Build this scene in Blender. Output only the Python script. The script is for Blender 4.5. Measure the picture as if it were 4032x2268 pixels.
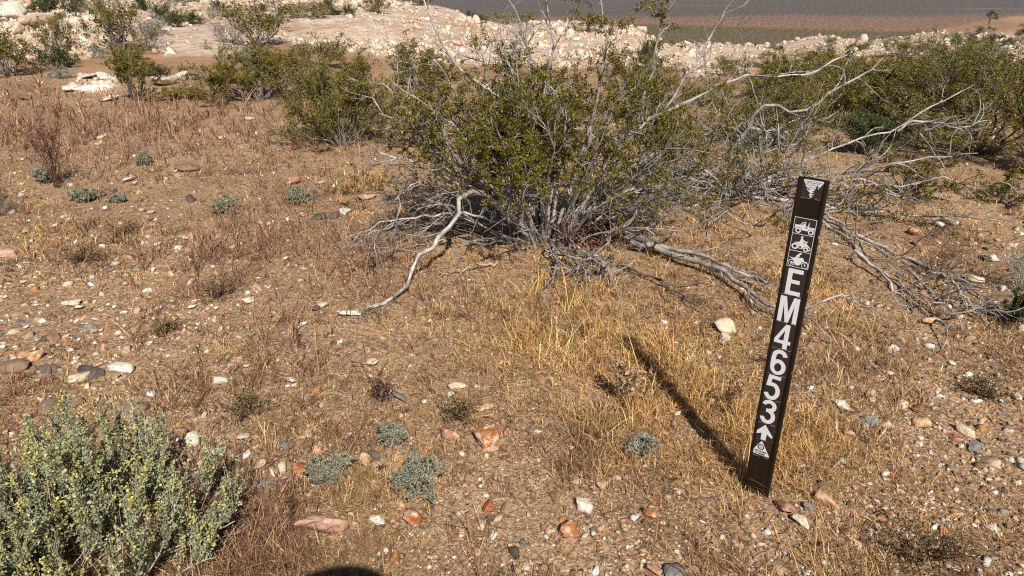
import bpy, bmesh, math
import numpy as np
from mathutils import Vector, Matrix, noise as mnoise

for o in list(bpy.data.objects):
    bpy.data.objects.remove(o)
S = bpy.context.scene
COL = S.collection

# ------------------------------------------------------------------ camera, sky, sun, exposure
FPX, CX, CY, HC, PITCH = 2933.0, 2016.0, 1134.0, 1.70, math.radians(25.0)
cam = bpy.data.cameras.new('camera')
cam.sensor_width = 36.0
cam.lens = 36.0 * FPX / 4032.0
cam.clip_start = 0.02
cam.clip_end = 90000.0
camo = bpy.data.objects.new('camera', cam)
COL.objects.link(camo)
camo.location = (0, 0, HC)
camo.rotation_euler = (math.pi / 2 - PITCH, 0, 0)
S.camera = camo

SUN_ELEV = math.radians(44.0)
SUN_AZ = math.atan2(0.266, -0.964)        # compass-like: x = sin, y = cos, towards the sun
sun_dir = Vector((math.sin(SUN_AZ) * math.cos(SUN_ELEV), math.cos(SUN_AZ) * math.cos(SUN_ELEV), math.sin(SUN_ELEV)))
W = bpy.data.worlds.new('World')
S.world = W
W.use_nodes = True
wn = W.node_tree.nodes
sky = wn.new('ShaderNodeTexSky')
sky.sky_type = 'NISHITA'
sky.sun_disc = False
sky.sun_elevation = SUN_ELEV
sky.sun_rotation = SUN_AZ
sky.altitude = 900.0
sky.dust_density = 0.6
wn['Background'].inputs['Strength'].default_value = 0.055
W.node_tree.links.new(sky.outputs[0], wn['Background'].inputs['Color'])
sl = bpy.data.lights.new('sun', 'SUN')
sl.energy = 4.8
sl.angle = math.radians(0.5)
sl.color = (1.0, 0.945, 0.86)
so = bpy.data.objects.new('sun', sl)
COL.objects.link(so)
so.rotation_euler = sun_dir.to_track_quat('Z', 'Y').to_euler()
S.view_settings.view_transform = 'Standard'
S.view_settings.look = 'None'
S.view_settings.exposure = 0.46
S.view_settings.gamma = 1.0
S.view_settings.use_curve_mapping = False
S.render.engine = 'CYCLES'
S.cycles.max_bounces = 5
S.cycles.diffuse_bounces = 3
S.cycles.glossy_bounces = 2
S.cycles.transmission_bounces = 3
S.cycles.use_denoising = False
S.cycles.filter_width = 1.1

RNG = np.random.default_rng(4653)

# ------------------------------------------------------------------ helpers: rays, noise, meshes, tags
CT, ST = math.cos(PITCH), math.sin(PITCH)

def ray(px, py):
    u = (np.asarray(px, float) - CX) / FPX
    v = (CY - np.asarray(py, float)) / FPX
    return np.stack([u, CT + v * ST, -ST + v * CT], -1)

def at(px, py, Y):
    q = ray(px, py)
    return np.array([0, 0, HC]) + q * (np.asarray(Y) / q[..., 1])[..., None]

def proj(P):
    P = np.asarray(P, float)
    x, y, z = P[..., 0], P[..., 1], P[..., 2] - HC
    d = y * CT - z * ST
    up = y * ST + z * CT
    d = np.where(d < 0.05, 0.05, d)
    return CX + FPX * x / d, CY - FPX * up / d

def hsh(ix, iy, s):
    h = np.sin(ix * 127.1 + iy * 311.7 + s * 74.7) * 43758.5453
    return h - np.floor(h)

def vnoise(x, y, s=0):
    ix, iy = np.floor(x), np.floor(y)
    fx, fy = x - ix, y - iy
    fx = fx * fx * (3 - 2 * fx)
    fy = fy * fy * (3 - 2 * fy)
    a, b = hsh(ix, iy, s), hsh(ix + 1, iy, s)
    c, d = hsh(ix, iy + 1, s), hsh(ix + 1, iy + 1, s)
    return (a * (1 - fx) + b * fx) * (1 - fy) + (c * (1 - fx) + d * fx) * fy

def fbm(x, y, s=0, o=3):
    r, a, t = 0, 1.0, 0
    for i in range(o):
        r = r + a * vnoise(x * 2 ** i, y * 2 ** i, s + i * 7)
        t += a
        a *= 0.5
    return r / t

def sstep(a, b, x):
    t = np.clip((x - a) / (b - a), 0, 1)
    return t * t * (3 - 2 * t)

def norm(v):
    return v / np.maximum(np.linalg.norm(v, axis=-1, keepdims=True), 1e-9)

def mesh(name, V, F, mat=None, col=None, smooth=False):
    """V (n,3); F a (m,k) array or a list of such arrays; col (n,3) optional colour of each vertex"""
    me = bpy.data.meshes.new(name)
    V = np.ascontiguousarray(V, dtype=np.float32)
    Fs = F if isinstance(F, list) else [F]
    Fs = [np.asarray(f, dtype=np.int32) for f in Fs if len(f)]
    tot = np.concatenate([np.full(len(f), f.shape[1], np.int32) for f in Fs])
    idx = np.concatenate([f.ravel() for f in Fs])
    st = np.concatenate([[0], np.cumsum(tot)[:-1]]).astype(np.int32)
    me.vertices.add(len(V))
    me.vertices.foreach_set('co', V.ravel())
    me.loops.add(len(idx))
    me.loops.foreach_set('vertex_index', idx)
    me.polygons.add(len(tot))
    me.polygons.foreach_set('loop_start', st)
    me.polygons.foreach_set('loop_total', tot)
    if col is not None:
        a = me.color_attributes.new('tint', 'FLOAT_COLOR', 'POINT')
        c = np.ones((len(V), 4), np.float32)
        c[:, :3] = col
        a.data.foreach_set('color', c.ravel())
    me.update(calc_edges=True)
    me.validate()
    if smooth:
        me.polygons.foreach_set('use_smooth', np.ones(len(tot), bool))
    if mat:
        me.materials.append(mat)
    return me

def link(name, data, parent=None, loc=None, rot=None, scale=None):
    o = bpy.data.objects.new(name, data)
    COL.objects.link(o)
    if parent:
        o.parent = parent
    if loc is not None:
        o.location = loc
    if rot is not None:
        o.rotation_euler = rot
    if scale is not None:
        o.scale = scale
    return o

def tag(o, label=None, cat=None, group=None, kind=None):
    if label: o['label'] = label
    if cat: o['category'] = cat
    if group: o['group'] = group
    if kind: o['kind'] = kind
    return o

def join(parts):
    """[(V,F,col or None)] with one face size each -> V, F, C"""
    Vs, Fs, Cs, n = [], [], [], 0
    for p in parts:
        Vs.append(p[0]); Fs.append(np.asarray(p[1]) + n); n += len(p[0])
        if len(p) > 2: Cs.append(p[2])
    return np.concatenate(Vs), np.concatenate(Fs), (np.concatenate(Cs) if Cs else None)

# ------------------------------------------------------------------ materials
def material(name):
    m = bpy.data.materials.new(name)
    m.use_nodes = True
    nt = m.node_tree
    return m, nt, nt.nodes['Principled BSDF']

def N(nt, typ, **kw):
    n = nt.nodes.new(typ)
    for k, v in kw.items():
        if k.startswith('i_'):
            key = k[2:]
            key = int(key) if key.isdigit() else key.replace('_', ' ')
            n.inputs[key].default_value = v
        else:
            setattr(n, k, v)
    return n

def L(nt, a, b):
    nt.links.new(a, b)

def ramp(nt, fac, stops, interp='LINEAR'):
    r = N(nt, 'ShaderNodeValToRGB')
    r.color_ramp.interpolation = interp
    el = r.color_ramp.elements
    while len(el) < len(stops):
        el.new(0.5)
    for e, (p, c) in zip(el, stops):
        e.position = p
        e.color = (*c, 1) if len(c) == 3 else c
    L(nt, fac, r.inputs[0])
    return r.outputs[0]

def mixc(nt, fac, a, b, mode='MIX'):
    m = N(nt, 'ShaderNodeMix', data_type='RGBA', blend_type=mode)
    for s, v in ((m.inputs[0], fac), (m.inputs[6], a), (m.inputs[7], b)):
        if hasattr(v, 'links'):
            L(nt, v, s)
        elif isinstance(v, (int, float)):
            s.default_value = v
        else:
            s.default_value = (*v, 1)
    return m.outputs[2]

def noise_tex(nt, co, scale, detail=4, rough=0.55, dist=0.0):
    n = N(nt, 'ShaderNodeTexNoise')
    n.inputs['Scale'].default_value = scale
    n.inputs['Detail'].default_value = detail
    n.inputs['Roughness'].default_value = rough
    n.inputs['Distortion'].default_value = dist
    L(nt, co, n.inputs['Vector'])
    return n.outputs[0]

def bump(nt, bs, h, strength, dist):
    b = N(nt, 'ShaderNodeBump')
    b.inputs['Strength'].default_value = strength
    b.inputs['Distance'].default_value = dist
    L(nt, h, b.inputs['Height'])
    L(nt, b.outputs[0], bs.inputs['Normal'])

def mat_leaf(name, transl=0.25, rough=0.55):
    m, nt, bs = material(name)
    a = N(nt, 'ShaderNodeAttribute', attribute_name='tint')
    L(nt, a.outputs['Color'], bs.inputs['Base Color'])
    bs.inputs['Roughness'].default_value = rough
    bs.inputs['Specular IOR Level'].default_value = 0.12
    if transl:
        t = N(nt, 'ShaderNodeBsdfTranslucent')
        L(nt, a.outputs['Color'], t.inputs['Color'])
        mx = N(nt, 'ShaderNodeMixShader')
        mx.inputs[0].default_value = transl
        L(nt, bs.outputs[0], mx.inputs[1])
        L(nt, t.outputs[0], mx.inputs[2])
        L(nt, mx.outputs[0], nt.nodes['Material Output'].inputs['Surface'])
    return m

def mat_bark(name, a, b, c, scale=30.0):
    m, nt, bs = material(name)
    g = N(nt, 'ShaderNodeNewGeometry')
    n1 = noise_tex(nt, g.outputs['Position'], scale, 4)
    n2 = noise_tex(nt, g.outputs['Position'], scale * 0.22, 3)
    base = ramp(nt, n1, [(0.3, a), (0.55, b), (0.75, c)])
    dark = ramp(nt, n2, [(0.36, (0.5, 0.48, 0.46)), (0.6, (1, 1, 1))])
    L(nt, mixc(nt, 1.0, base, dark, 'MULTIPLY'), bs.inputs['Base Color'])
    bs.inputs['Roughness'].default_value = 0.85
    bs.inputs['Specular IOR Level'].default_value = 0.15
    bump(nt, bs, n1, 0.6, 0.004)
    return m

def mat_rock(name, a, b, c=None, scale=9.0, lo=0.42, hi=0.6, tint=False, vein=None, dust=(0.33, 0.22, 0.13)):
    """patchy stone; coordinates are the piece's own so copies differ by their random number"""
    m, nt, bs = material(name)
    tc = N(nt, 'ShaderNodeTexCoord')
    oi = N(nt, 'ShaderNodeObjectInfo')
    ad = N(nt, 'ShaderNodeVectorMath', operation='MULTIPLY_ADD')
    L(nt, oi.outputs['Random'], ad.inputs[0])
    ad.inputs[1].default_value = (37, 61, 19)
    g = N(nt, 'ShaderNodeNewGeometry')
    L(nt, g.outputs['Position'], ad.inputs[2])
    co = ad.outputs[0]
    n1 = noise_tex(nt, co, scale * 2.4, 4, 0.62, 0.8)
    n2 = noise_tex(nt, co, scale * 9, 3, 0.65)
    col = ramp(nt, n1, [(lo, a), (hi, b)] + ([(min(hi + 0.12, 0.95), c)] if c else []))
    if tint:
        at_ = N(nt, 'ShaderNodeAttribute', attribute_name='tint')
        col = mixc(nt, 1.0, at_.outputs['Color'], ramp(nt, n1, [(0.3, (0.7, 0.68, 0.66)), (0.7, (1.15, 1.1, 1.05))]), 'MULTIPLY')
    col = mixc(nt, 1.0, col, ramp(nt, n2, [(0.25, (0.72, 0.7, 0.68)), (0.6, (1.08, 1.06, 1.04))]), 'MULTIPLY')
    if vein:
        n3 = noise_tex(nt, co, scale * 2.2, 3, 0.5, 1.5)
        col = mixc(nt, ramp(nt, n3, [(0.56, (0, 0, 0)), (0.66, (1, 1, 1))]), col, vein)
    nd = noise_tex(nt, co, scale * 4, 3, 0.6)
    col = mixc(nt, ramp(nt, nd, [(0.42, (0.02, 0.02, 0.02)), (0.75, (0.3, 0.3, 0.3))]), col, dust)
    L(nt, col, bs.inputs['Base Color'])
    bs.inputs['Roughness'].default_value = 0.8
    bs.inputs['Specular IOR Level'].default_value = 0.25
    bump(nt, bs, n2, 0.5, 0.01)
    return m

M = {}
M['creosote_leaf'] = mat_leaf('creosote_leaf', 0.22, 0.42)
M['dull_leaf'] = mat_leaf('dull_leaf', 0.15, 0.7)
M['dry_grass'] = mat_leaf('dry_grass', 0.3, 0.65)
M['bark'] = mat_bark('bark_grey', (0.17, 0.15, 0.14), (0.36, 0.33, 0.305), (0.52, 0.485, 0.455))
M['bark_dead'] = mat_bark('bark_bleached', (0.27, 0.24, 0.225), (0.52, 0.475, 0.445), (0.66, 0.62, 0.59))
M['bark_dark'] = mat_bark('bark_dark', (0.08, 0.065, 0.055), (0.17, 0.145, 0.125), (0.3, 0.265, 0.235))
M['bark_mid'] = mat_bark('bark_mid', (0.12, 0.105, 0.09), (0.24, 0.215, 0.19), (0.38, 0.345, 0.315))
M['stem_brown'] = mat_bark('stem_brown', (0.07, 0.03, 0.022), (0.14, 0.065, 0.045), (0.2, 0.11, 0.08), 60)
M['stem_straw'] = mat_bark('stem_straw', (0.3, 0.22, 0.14), (0.46, 0.36, 0.25), (0.55, 0.46, 0.35), 60)
M['stem_pale'] = mat_bark('stem_pale', (0.36, 0.34, 0.28), (0.5, 0.47, 0.4), (0.6, 0.57, 0.5), 60)
M['gravel'] = mat_rock('gravel', (1, 1, 1), (1, 1, 1), tint=True, scale=40)
M['tail_rubble'] = mat_rock('tailings_rubble', dust=(0.52, 0.40, 0.30), a=(1, 1, 1), b=(1, 1, 1), tint=True, scale=3)
ROCKM = {
    'white': mat_rock('stone_white_quartz', (0.70, 0.65, 0.58), (0.60, 0.51, 0.41), (0.42, 0.29, 0.19), 16, 0.42, 0.58),
    'cream': mat_rock('stone_cream', (0.62, 0.52, 0.39), (0.52, 0.41, 0.28), (0.38, 0.25, 0.15), 12),
    'tan': mat_rock('stone_tan', (0.40, 0.28, 0.17), (0.30, 0.20, 0.12), (0.2, 0.13, 0.09), 12),
    'pink': mat_rock('stone_pink', (0.55, 0.37, 0.29), (0.42, 0.22, 0.14), (0.62, 0.5, 0.42), 13),
    'orange': mat_rock('stone_orange', (0.40, 0.18, 0.075), (0.52, 0.34, 0.2), (0.62, 0.48, 0.34), 10, 0.38, 0.54),
    'rust': mat_rock('stone_rust_white', (0.30, 0.085, 0.03), (0.42, 0.16, 0.06), (0.64, 0.52, 0.40), 9, 0.42, 0.5),
    'red': mat_rock('stone_red', (0.25, 0.085, 0.05), (0.33, 0.15, 0.09), (0.5, 0.36, 0.28), 10, 0.4, 0.52),
    'brown': mat_rock('stone_brown', (0.16, 0.105, 0.075), (0.23, 0.15, 0.10), (0.3, 0.18, 0.1), 10),
    'dark': mat_rock('stone_dark', (0.055, 0.045, 0.042), (0.10, 0.08, 0.07), (0.15, 0.11, 0.09), 10),
    'grey': mat_rock('stone_grey', (0.14, 0.14, 0.135), (0.21, 0.21, 0.2), (0.28, 0.26, 0.24), 16),
    'tail': mat_rock('tailings_stone', dust=(0.52, 0.40, 0.30), a=(0.60, 0.49, 0.39), b=(0.52, 0.38, 0.275), c=(0.42, 0.27, 0.17), scale=1.6, lo=0.42, hi=0.6),
    'tailw': mat_rock('tailings_stone_white', dust=(0.55, 0.45, 0.36), a=(0.66, 0.60, 0.53), b=(0.58, 0.47, 0.37), c=(0.46, 0.33, 0.23), scale=1.6, lo=0.45, hi=0.65),
}

# ------------------------------------------------------------------ terrain
RIDGE = np.array([  # px, py of the crest line, metres to it, metres where the slope starts
    (-1600, -150, 20, 12), (-400, -150, 19, 12), (0, -135, 19, 12.3), (450, -95, 20, 12.5), (700, -55, 32, 13), (1000, -45, 36, 12),
    (1400, -25, 36, 10), (1560, 5, 36, 10), (1800, 62, 35, 9), (1960, 92, 34, 9), (2300, 92, 42, 8.5), (2500, 112, 40, 8.5),
    (2640, 187, 40, 8.5), (2850, 184, 52, 8.5), (3050, 180, 55, 8.5), (3300, 152, 60, 8.5), (3500, 165, 70, 9), (3700, 138, 82, 9),
    (3850, 100, 92, 9), (4032, 66, 100, 9), (4800, 25, 115, 9), (6500, -20, 120, 9)], float)

def terrain(x, y, quick=False):
    x, y = np.asarray(x, float), np.asarray(y, float)
    px = CX + FPX * x / (CT * np.maximum(y, 1.0) + 0.72)
    py = np.interp(px, RIDGE[:, 0], RIDGE[:, 1])
    R = np.interp(px, RIDGE[:, 0], RIDGE[:, 2])
    Y0 = np.interp(px, RIDGE[:, 0], RIDGE[:, 3])
    q = ray(px, py)
    zr = HC + R * q[..., 2] / q[..., 1]
    t = np.clip((y - Y0) / (R - Y0), 0, 1)
    z = zr * t
    past = np.maximum(y - R, 0)
    z = z - past * 0.34 * sstep(0, 8, past)
    z = np.maximum(z, -250.0 + 0 * z)
    if quick:
        return z
    far = sstep(11, 18, y) * (1 - sstep(60, 160, y))
    z = z + (fbm(x * 0.35, y * 0.35, 3) - 0.5) * 0.14 * sstep(1.5, 5, np.hypot(x, y)) * (1 - sstep(40, 200, y)) + (fbm(x * 1.7, y * 1.7, 9, 2) - 0.5) * 0.045 * (1 - sstep(30, 60, y))
    z = z + far * (fbm(x * 0.3, y * 0.3, 21, 3) - 0.5) * 0.55
    return z

def gp(px, py, quick=False):
    """point of the terrain seen at a pixel of the photograph"""
    px, py = np.atleast_1d(np.asarray(px, float)), np.atleast_1d(np.asarray(py, float))
    q = ray(px, py)
    nt_ = 240 if quick else 500
    t = np.geomspace(1.0, 400, nt_)
    P = np.array([0, 0, HC]) + q[:, None, :] * t[None, :, None]
    below = P[..., 2] < terrain(P[..., 0], P[..., 1], quick)
    i = np.where(below.any(1), below.argmax(1), nt_ - 1)
    lo, hi = t[np.maximum(i - 1, 0)], t[i]
    for _ in range(7 if quick else 14):
        mid = (lo + hi) / 2
        Q = np.array([0, 0, HC]) + q * mid[:, None]
        b = Q[:, 2] < terrain(Q[:, 0], Q[:, 1], quick)
        hi = np.where(b, mid, hi)
        lo = np.where(b, lo, mid)
    Q = np.array([0, 0, HC]) + q * hi[:, None]
    Q[:, 2] = terrain(Q[:, 0], Q[:, 1])
    return Q

def g1(px, py):
    return gp(px, py)[0]

TAILB = np.array([(-900, 215), (0, 205), (330, 215), (430, 165), (560, 150), (640, 240), (960, 235), (1080, 175), (1400, 215), (1700, 270), (2400, 275), (2900, 285),
                  (3200, 255), (3500, 215), (3800, 225), (4032, 290), (4900, 300)], float)

def tailmask(x, y, z):
    px, py = proj(np.stack([x, y, z], -1))
    b = np.interp(px, TAILB[:, 0], TAILB[:, 1])
    w = (fbm(x * 0.6, y * 0.6, 33) - 0.5)
    m = sstep(-14, 14, b - py + w * 70) * sstep(8, 11, y)
    m = m * (1 - 0.85 * sstep(3560, 3760, px + 400 * w) * sstep(10, 60, np.interp(px, [3500, 4032], [190, 170]) - py + w * 60))
    patch = np.exp(-(((px - 365) / 110) ** 2 + ((py - 335) / 45) ** 2)) * sstep(5, 8, y)
    m = np.maximum(m, sstep(0.35, 0.6, patch + 0.5 * w))
    return np.where(y > 130, 0, m), px, py

az = np.concatenate([np.linspace(-180, -62, 24)[:-1], np.linspace(-62, -38, 40)[:-1], np.linspace(-38, 38, 260)[:-1], np.linspace(38, 62, 40)[:-1], np.linspace(62, 180, 24)])
az = np.radians(az)
rr = np.concatenate([[0.05], np.geomspace(0.3, 1.4, 14)[:-1], np.geomspace(1.4, 130, 270)[:-1], np.geomspace(130, 60000, 90)])
A, Rg = np.meshgrid(az[:-1], rr)
X, Y = np.sin(A) * Rg, np.cos(A) * Rg
Z = terrain(X, Y)
n_r, n_a = X.shape
V = np.stack([X.ravel(), Y.ravel(), Z.ravel()], -1)
ii = np.arange(n_r * n_a).reshape(n_r, n_a)
a_, b_ = ii[:-1], ii[1:]
F = np.stack([a_, np.roll(a_, -1, 1), np.roll(b_, -1, 1), b_], -1).reshape(-1, 4)[:, ::-1]
tm, gpx, gpy = tailmask(V[:, 0], V[:, 1], V[:, 2])
path = np.exp(-(((gpx - np.interp(gpy, [60, 150, 240], [860, 760, 880])) / np.interp(gpy, [60, 150, 240], [60, 110, 180])) ** 2)) * sstep(70, 110, gpy) * (1 - sstep(215, 245, gpy)) * (V[:, 1] > 8)
orange = sstep(10, 13, V[:, 1]) * (1 - sstep(105, 150, V[:, 1]))
plain = sstep(-90, -140, V[:, 2])
mk = np.stack([np.clip(tm, 0, 1), np.clip(np.maximum(orange, 0), 0, 1), plain], -1)

gm, nt, bs = material('desert_ground')
ma = N(nt, 'ShaderNodeAttribute', attribute_name='tint')
sep = N(nt, 'ShaderNodeSeparateColor')
L(nt, ma.outputs['Color'], sep.inputs[0])
geo = N(nt, 'ShaderNodeNewGeometry')
P_ = geo.outputs['Position']
big = noise_tex(nt, P_, 0.9, 3, 0.6)
fine = noise_tex(nt, P_, 40, 3, 0.8)
soil = ramp(nt, big, [(0.3, (0.25, 0.152, 0.087)), (0.5, (0.335, 0.215, 0.124)), (0.72, (0.41, 0.28, 0.172))])
soil = mixc(nt, 1.0, soil, ramp(nt, fine, [(0.34, (0.42, 0.39, 0.36)), (0.5, (0.95, 0.93, 0.9)), (0.66, (1.42, 1.38, 1.32))]), 'MULTIPLY')
vor = N(nt, 'ShaderNodeTexVoronoi')
vor.inputs['Scale'].default_value = 120
L(nt, P_, vor.inputs['Vector'])
vc = N(nt, 'ShaderNodeSeparateColor')
L(nt, vor.outputs['Color'], vc.inputs[0])
pebc = ramp(nt, vc.outputs[0], [(0.0, (0.12, 0.1, 0.09)), (0.3, (0.3, 0.17, 0.09)), (0.6, (0.42, 0.3, 0.19)), (0.9, (0.6, 0.52, 0.42))], 'CONSTANT')
pebf = N(nt, 'ShaderNodeMath', operation='GREATER_THAN')
L(nt, vc.outputs[1], pebf.inputs[0])
pebf.inputs[1].default_value = 0.55
pebd = N(nt, 'ShaderNodeMath', operation='LESS_THAN')
L(nt, vor.outputs['Distance'], pebd.inputs[0])
pebd.inputs[1].default_value = 0.5
pebm = N(nt, 'ShaderNodeMath', operation='MULTIPLY')
L(nt, pebf.outputs[0], pebm.inputs[0]); L(nt, pebd.outputs[0], pebm.inputs[1])
soil = mixc(nt, pebm.outputs[0], soil, pebc)
redsoil = ramp(nt, noise_tex(nt, P_, 0.5, 2, 0.6), [(0.35, (0.30, 0.155, 0.08)), (0.65, (0.40, 0.24, 0.14))])
redsoil = mixc(nt, 1.0, redsoil, ramp(nt, noise_tex(nt, P_, 5, 2, 0.7), [(0.3, (0.72, 0.7, 0.68)), (0.65, (1.1, 1.08, 1.05))]), 'MULTIPLY')
c = mixc(nt, sep.outputs[1], soil, redsoil)
tail = ramp(nt, noise_tex(nt, P_, 0.45, 3, 0.65), [(0.3, (0.40, 0.265, 0.17)), (0.5, (0.48, 0.36, 0.27)), (0.7, (0.56, 0.46, 0.375))])
vt = N(nt, 'ShaderNodeTexVoronoi')
vt.inputs['Scale'].default_value = 7
L(nt, P_, vt.inputs['Vector'])
vts = N(nt, 'ShaderNodeSeparateColor')
L(nt, vt.outputs['Color'], vts.inputs[0])
tail = mixc(nt, 1.0, tail, ramp(nt, vts.outputs[0], [(0.0, (0.72, 0.68, 0.64)), (0.5, (1, 0.98, 0.96)), (1.0, (1.14, 1.14, 1.14))]), 'MULTIPLY')
c = mixc(nt, sep.outputs[0], c, tail)
# the plain far below: bands of creosote flat, bare red soil, far scrub with haze painted in as grey
sx = N(nt, 'ShaderNodeSeparateXYZ')
L(nt, P_, sx.inputs[0])
mpn = N(nt, 'ShaderNodeMapping')
mpn.inputs['Scale'].default_value = (0.0006, 0.0022, 0.001)
L(nt, P_, mpn.inputs[0])
wob = noise_tex(nt, mpn.outputs[0], 1.0, 2, 0.6)
yd = N(nt, 'ShaderNodeMath', operation='MULTIPLY_ADD')
L(nt, wob, yd.inputs[0]); yd.inputs[1].default_value = 700; L(nt, sx.outputs[1], yd.inputs[2])
ym = N(nt, 'ShaderNodeMapRange')
L(nt, yd.outputs[0], ym.inputs[0])
ym.inputs[1].default_value = 2000; ym.inputs[2].default_value = 5000
pl = ramp(nt, ym.outputs[0], [(0.02, (0.125, 0.103, 0.055)), (0.27, (0.125, 0.10, 0.062)), (0.31, (0.22, 0.132, 0.092)), (0.37, (0.20, 0.13, 0.098)), (0.45, (0.118, 0.098, 0.085)), (0.6, (0.112, 0.103, 0.098)), (0.85, (0.12, 0.113, 0.108))])
mp2 = N(nt, 'ShaderNodeMapping')
mp2.inputs['Scale'].default_value = (0.2, 0.03, 0.1)
L(nt, P_, mp2.inputs[0])
spk = noise_tex(nt, mp2.outputs[0], 1.0, 2, 0.7)
pl = mixc(nt, 1.0, pl, ramp(nt, spk, [(0.36, (0.5, 0.52, 0.52)), (0.52, (0.98, 0.97, 0.97)), (0.7, (1.6, 1.5, 1.42))]), 'MULTIPLY')
mp3 = N(nt, 'ShaderNodeMapping')
mp3.inputs['Scale'].default_value = (0.0016, 0.012, 0.01)
L(nt, P_, mp3.inputs[0])
stk = noise_tex(nt, mp3.outputs[0], 1.0, 2, 0.6)
pl = mixc(nt, ramp(nt, stk, [(0.66, (0, 0, 0)), (0.8, (0.55, 0.55, 0.55))]), pl, (0.34, 0.29, 0.25))
c = mixc(nt, sep.outputs[2], c, pl)
L(nt, c, bs.inputs['Base Color'])
bs.inputs['Roughness'].default_value = 0.95
bs.inputs['Specular IOR Level'].default_value = 0.1
bump(nt, bs, fine, 0.7, 0.02)
gme = mesh('ground', V, F, gm, mk, True)
ground = tag(link('ground', gme), kind='structure')

# ------------------------------------------------------------------ rock shapes
def rock_shape(sub, rng, cuts=9, rough=0.06):
    """an angular broken stone: the hull of random points, roughened when it is a large one"""
    n = {1: 11, 2: 18, 3: 20}[sub]
    p = norm(rng.normal(size=(n, 3))) * rng.uniform(0.7, 1.0, (n, 1))
    if sub > 1:      # blocky: pull the points out towards a box
        p = np.sign(p) * np.abs(p) ** rng.uniform(0.35, 0.8)
    sk = np.eye(3); sk[0, 1], sk[2, 0], sk[1, 2] = rng.normal(0, 0.35, 3)
    p = p @ sk
    if sub == 1:
        p = np.concatenate([p, [[0.8, 0, 0], [-0.8, 0, 0], [0, 0, 0.8], [0, 0, -0.7]]])
    for _ in range(2):
        k = norm(rng.normal(size=3) + np.array([0, 0, 0.8]))
        d = rng.uniform(0.35, 0.7)
        q = p @ k
        p = p - np.outer(np.maximum(q - d, 0), k)
    bm = bmesh.new()
    for q in p: bm.verts.new(q)
    r = bmesh.ops.convex_hull(bm, input=bm.verts)
    bmesh.ops.delete(bm, geom=[x for x in bm.verts if not x.link_faces], context='VERTS')
    if sub == 3:
        bmesh.ops.subdivide_edges(bm, edges=bm.edges, cuts=2, use_grid_fill=True)
        bmesh.ops.triangulate(bm, faces=bm.faces)
        bm.normal_update()
        off = Vector(rng.uniform(-50, 50, 3))
        for x in bm.verts:
            x.co += x.normal * (mnoise.noise(x.co * 2.2 + off) * 0.10 + mnoise.noise(x.co * 6 + off) * 0.045)
    bmesh.ops.triangulate(bm, faces=bm.faces)
    bmesh.ops.recalc_face_normals(bm, faces=bm.faces)
    bm.verts.index_update()
    v = np.array([x.co[:] for x in bm.verts])
    f = np.array([[q.index for q in x.verts] for x in bm.faces])
    bm.free()
    return v / np.abs(v).max(0), f

def rotz(a):
    c, s = np.cos(a), np.sin(a)
    o, z = np.ones_like(a), np.zeros_like(a)
    return np.stack([np.stack([c, -s, z], -1), np.stack([s, c, z], -1), np.stack([z, z, o], -1)], -2)

def rotx(a):
    c, s = np.cos(a), np.sin(a)
    o, z = np.ones_like(a), np.zeros_like(a)
    return np.stack([np.stack([o, z, z], -1), np.stack([z, c, -s], -1), np.stack([z, s, c], -1)], -2)

def scatter_rocks(P, S3, cols, rng, sub=1, nshape=10, tilt=0.5):
    """one merged array of many small stones; P centres, S3 half sizes"""
    n = len(P)
    Rm = rotz(rng.uniform(0, 6.28, n)) @ rotx(rng.normal(0, tilt, n)) @ rotz(rng.uniform(0, 6.28, n))
    which = rng.integers(0, nshape, n)
    parts = []
    for k in range(nshape):
        v, f = rock_shape(sub, rng, 6 if sub == 1 else 8, 0.12 if sub == 1 else 0.06)
        i = np.where(which == k)[0]
        if not len(i): continue
        vv = v[None] * S3[i][:, None, :]
        vv = np.einsum('nij,nkj->nki', Rm[i], vv) + P[i][:, None, :]
        ff = f[None] + (np.arange(len(i)) * len(v))[:, None, None]
        cc = np.repeat(cols[i], len(v), 0)
        parts.append((vv.reshape(-1, 3), ff.reshape(-1, 3), cc))
    return join(parts)

# ------------------------------------------------------------------ plants: branches and leaves
def tubes(P, R, k=5):
    B, n, _ = P.shape
    T = np.empty_like(P)
    T[:, 1:-1] = P[:, 2:] - P[:, :-2]
    T[:, 0] = P[:, 1] - P[:, 0]
    T[:, -1] = P[:, -1] - P[:, -2]
    T = norm(T)
    ref = np.array([0.37, 0.61, 0.7])
    Nn = norm(np.cross(T, ref))
    Bn = np.cross(T, Nn)
    a = np.arange(k) * 2 * np.pi / k
    ring = P[:, :, None, :] + R[:, :, None, None] * (np.cos(a)[None, None, :, None] * Nn[:, :, None, :] + np.sin(a)[None, None, :, None] * Bn[:, :, None, :])
    Vv = ring.reshape(-1, 3)
    id_ = np.arange(B * n * k).reshape(B, n, k)
    q = np.stack([id_[:, :-1], np.roll(id_[:, :-1], -1, 2), np.roll(id_[:, 1:], -1, 2), id_[:, 1:]], -1).reshape(-1, 4)
    return Vv, q

def grow(P0, D, Ln, n, rng, jit=0.25, trop=0.05, sag=0.0):
    B = len(P0)
    P = np.empty((B, n, 3))
    P[:, 0] = P0
    d = norm(D)
    st = (Ln / (n - 1))[:, None]
    for i in range(1, n):
        d = norm(d + rng.normal(0, jit, (B, 3)) + np.array([0, 0, trop]) - np.array([0, 0, sag]) * i / n)
        P[:, i] = P[:, i - 1] + d * st
    return P

def taper(R0, n, end=0.35):
    return R0[:, None] * np.linspace(1, end, n)[None, :]

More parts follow.
